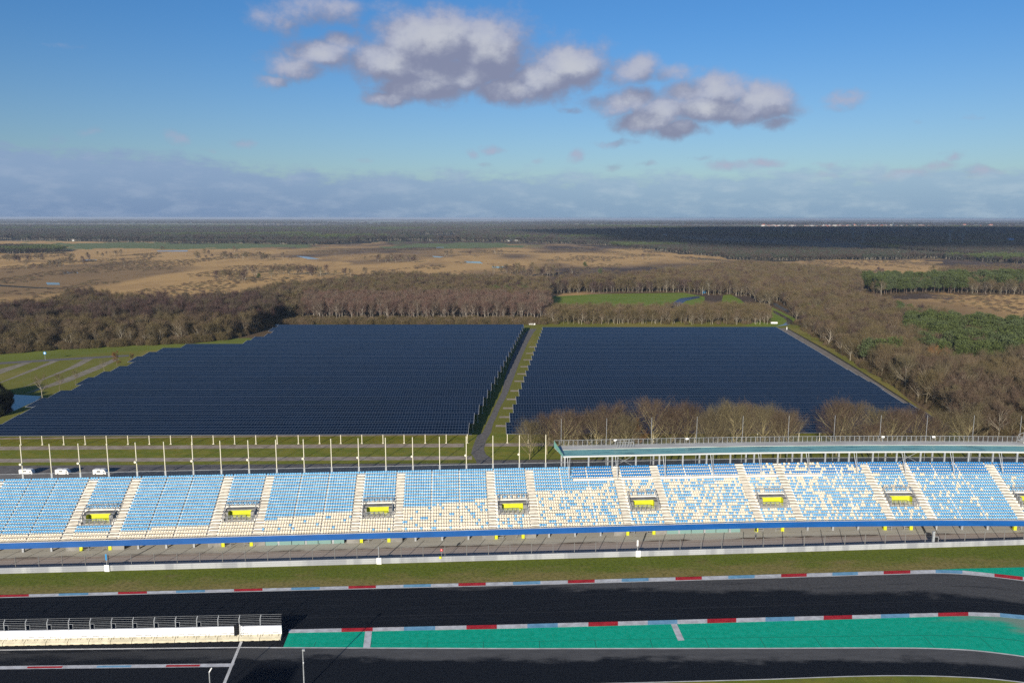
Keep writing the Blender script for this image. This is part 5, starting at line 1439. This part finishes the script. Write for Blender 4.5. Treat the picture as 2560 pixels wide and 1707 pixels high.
for n in range(190):
    px_ = 1905+((n*.6180339) % 1.)*640; py_ = random.uniform(563.5, 571.2)
    if px_ > 2330: px_ = random.uniform(1905, 2330) if random.random() < .6 else px_
    j = random.choice([0, 0, 1, 2]); w_ = random.uniform(9, 24)
    _, s_ = house(where(['red-roofed pale house', 'white house with a light roof', 'red-roofed white house'][j]+' in the distant town', *G(px_, 568)), gx(px_, py_), w_, random.uniform(9, 14), random.uniform(3.5, 6.5) if random.random() < .93 else 11, *combos[j], random.uniform(-.5, .5), 'houses of the distant town', srcs[j]); srcs[j] = s_
for lab, px_, py_, w_, h_ in (('white farmhouse at the left of the pair before the far wood in the centre', 1272, 603, 16, 5), ('white farmhouse at the right of the pair before the far wood in the centre', 1292, 602, 10, 5), ('long pale barn in front of the far wood, centre left', 952, 589, 26, 4), ('white barn by the far wood in the centre right', 1540, 592, 10, 4), ('long white shed in the far wood right of centre', 1661, 590, 22, 4),
                              ('white hut at the field edge on the far left', 184, 603, 5, 3), ('white cottage beyond the left woods near the horizon', 413, 565, 30, 5), ('pale row of sheds beyond the left woods', 245, 565, 30, 4)):
    house(lab, gx(px_, py_), w_, 8, h_, M['white'], M['white'], random.uniform(-.3, .3), None, srcs[1], 'farm_building', 'farm building')
for n in range(14):
    house('small white house of the village beyond the left-hand woods', gx(530+n*9.5+random.uniform(-3, 3), random.uniform(568, 572.5)), random.uniform(9, 18), 9, 4.5, *combos[1], random.uniform(-.4, .4), 'houses of the far left village', srcs[1])
for lab, x0, x1, yy in (('long white flat building with a thin roofline, left of the two at the dark wood', 2144, 2211, 632), ('long white flat building, right of the two at the dark wood', 2233, 2268, 638)):
    a, b = G(x0, yy), G(x1, yy); L_ = b[0]-a[0]; t_ = thing('long_building', lab, 'building', ((a[0]+b[0])/2, a[1], 0))
    mb = MB(); mb.box(-L_/2, L_/2, -4, 4, 0, 2.6); mb.build('wall', M['grey_wall'], t_); mb = MB(); mb.box(-L_/2-.5, L_/2+.5, -4.6, 4.6, 5.0, 5.9)
    mb.box(-L_/2, L_/2, -3.9, 3.9, 2.603, 4.997); mb.build('roof', M['white'], t_)
for lab, px_, py_, w_ in (('small blue roofed hall in the dark far wood near the right edge', 2525, 609, 12), ('bright blue hall left of the pylons in the far wood', 2070, 601, 10), ('blue shed under the dark wood at the far right', 2488, 597, 12)):
    t_ = thing('blue_hall', lab, 'hall', gx(px_, py_)); mb = MB(); mb.box(-w_/2, w_/2, -4, 4, 0, 11); mb.build('wall', M['blue_metal'], t_); mb = MB(); mb.box(-w_/2-.5, w_/2+.5, -4.5, 4.5, 11.01, 13); mb.build('roof', M['blue_metal'], t_)

# ------------------------------------------------------------------ a real cloud behind the viewpoint shades the far woods
def cloud():
    alt = 2500.; dx = alt/math.tan(SUN_EL); cx0, cy0 = 1750., 2750.
    ox, oy = cx0-math.sin(SUN_AZ)*dx, cy0-math.cos(SUN_AZ)*dx
    mb = MB(); n = 72
    a = np.linspace(0, 2*math.pi, n, endpoint=False)
    rr = .72+.62*fbm(np.cos(a)*2.6+5, np.sin(a)*2.6+5, 5, 5)
    ring = [(rx, z) for rx, z in ((.0, -60), (.55, -55), (.93, -40), (1., 10), (.85, 110), (.5, 190), (.0, 220))]
    vs = []
    for rx, z in ring:
        for k in range(n): vs.append((ox+math.cos(a[k])*rx*rr[k]*1750, oy+math.sin(a[k])*rx*rr[k]*1480, alt+z+(30*math.sin(5*a[k]+z) if 0 < rx else 0)))
    mb.v = vs
    for j in range(len(ring)-1):
        for k in range(n): k2 = (k+1) % n; mb.f.append((j*n+k, j*n+k2, (j+1)*n+k2, (j+1)*n+k))
    mb.mi = [0]*len(mb.f); mb.uv = [[(0, 0)]*4]*len(mb.f)
    tag(mb.build('cloud', M['cloud'], smooth=True), kind='structure')
cloud()
# ------------------------------------------------------------------ air
hz = MB(); hz.box(-60000, 60000, -20000, 60000, -1., 64.)
hm = bpy.data.materials.new('haze'); hm.use_nodes = True; t = NT(hm.node_tree)
for n in list(t.N):
    if n.type == 'BSDF_PRINCIPLED': t.N.remove(n)
pv = t.N.new('ShaderNodeVolumePrincipled'); pv.inputs['Color'].default_value = (.46, .56, .72, 1); pv.inputs['Density'].default_value = 8e-5; pv.inputs['Anisotropy'].default_value = 0.
t.L.new(pv.outputs[0], next(n for n in t.N if n.type == 'OUTPUT_MATERIAL').inputs['Volume'])
tag(hz.build('haze', hm), kind='stuff')
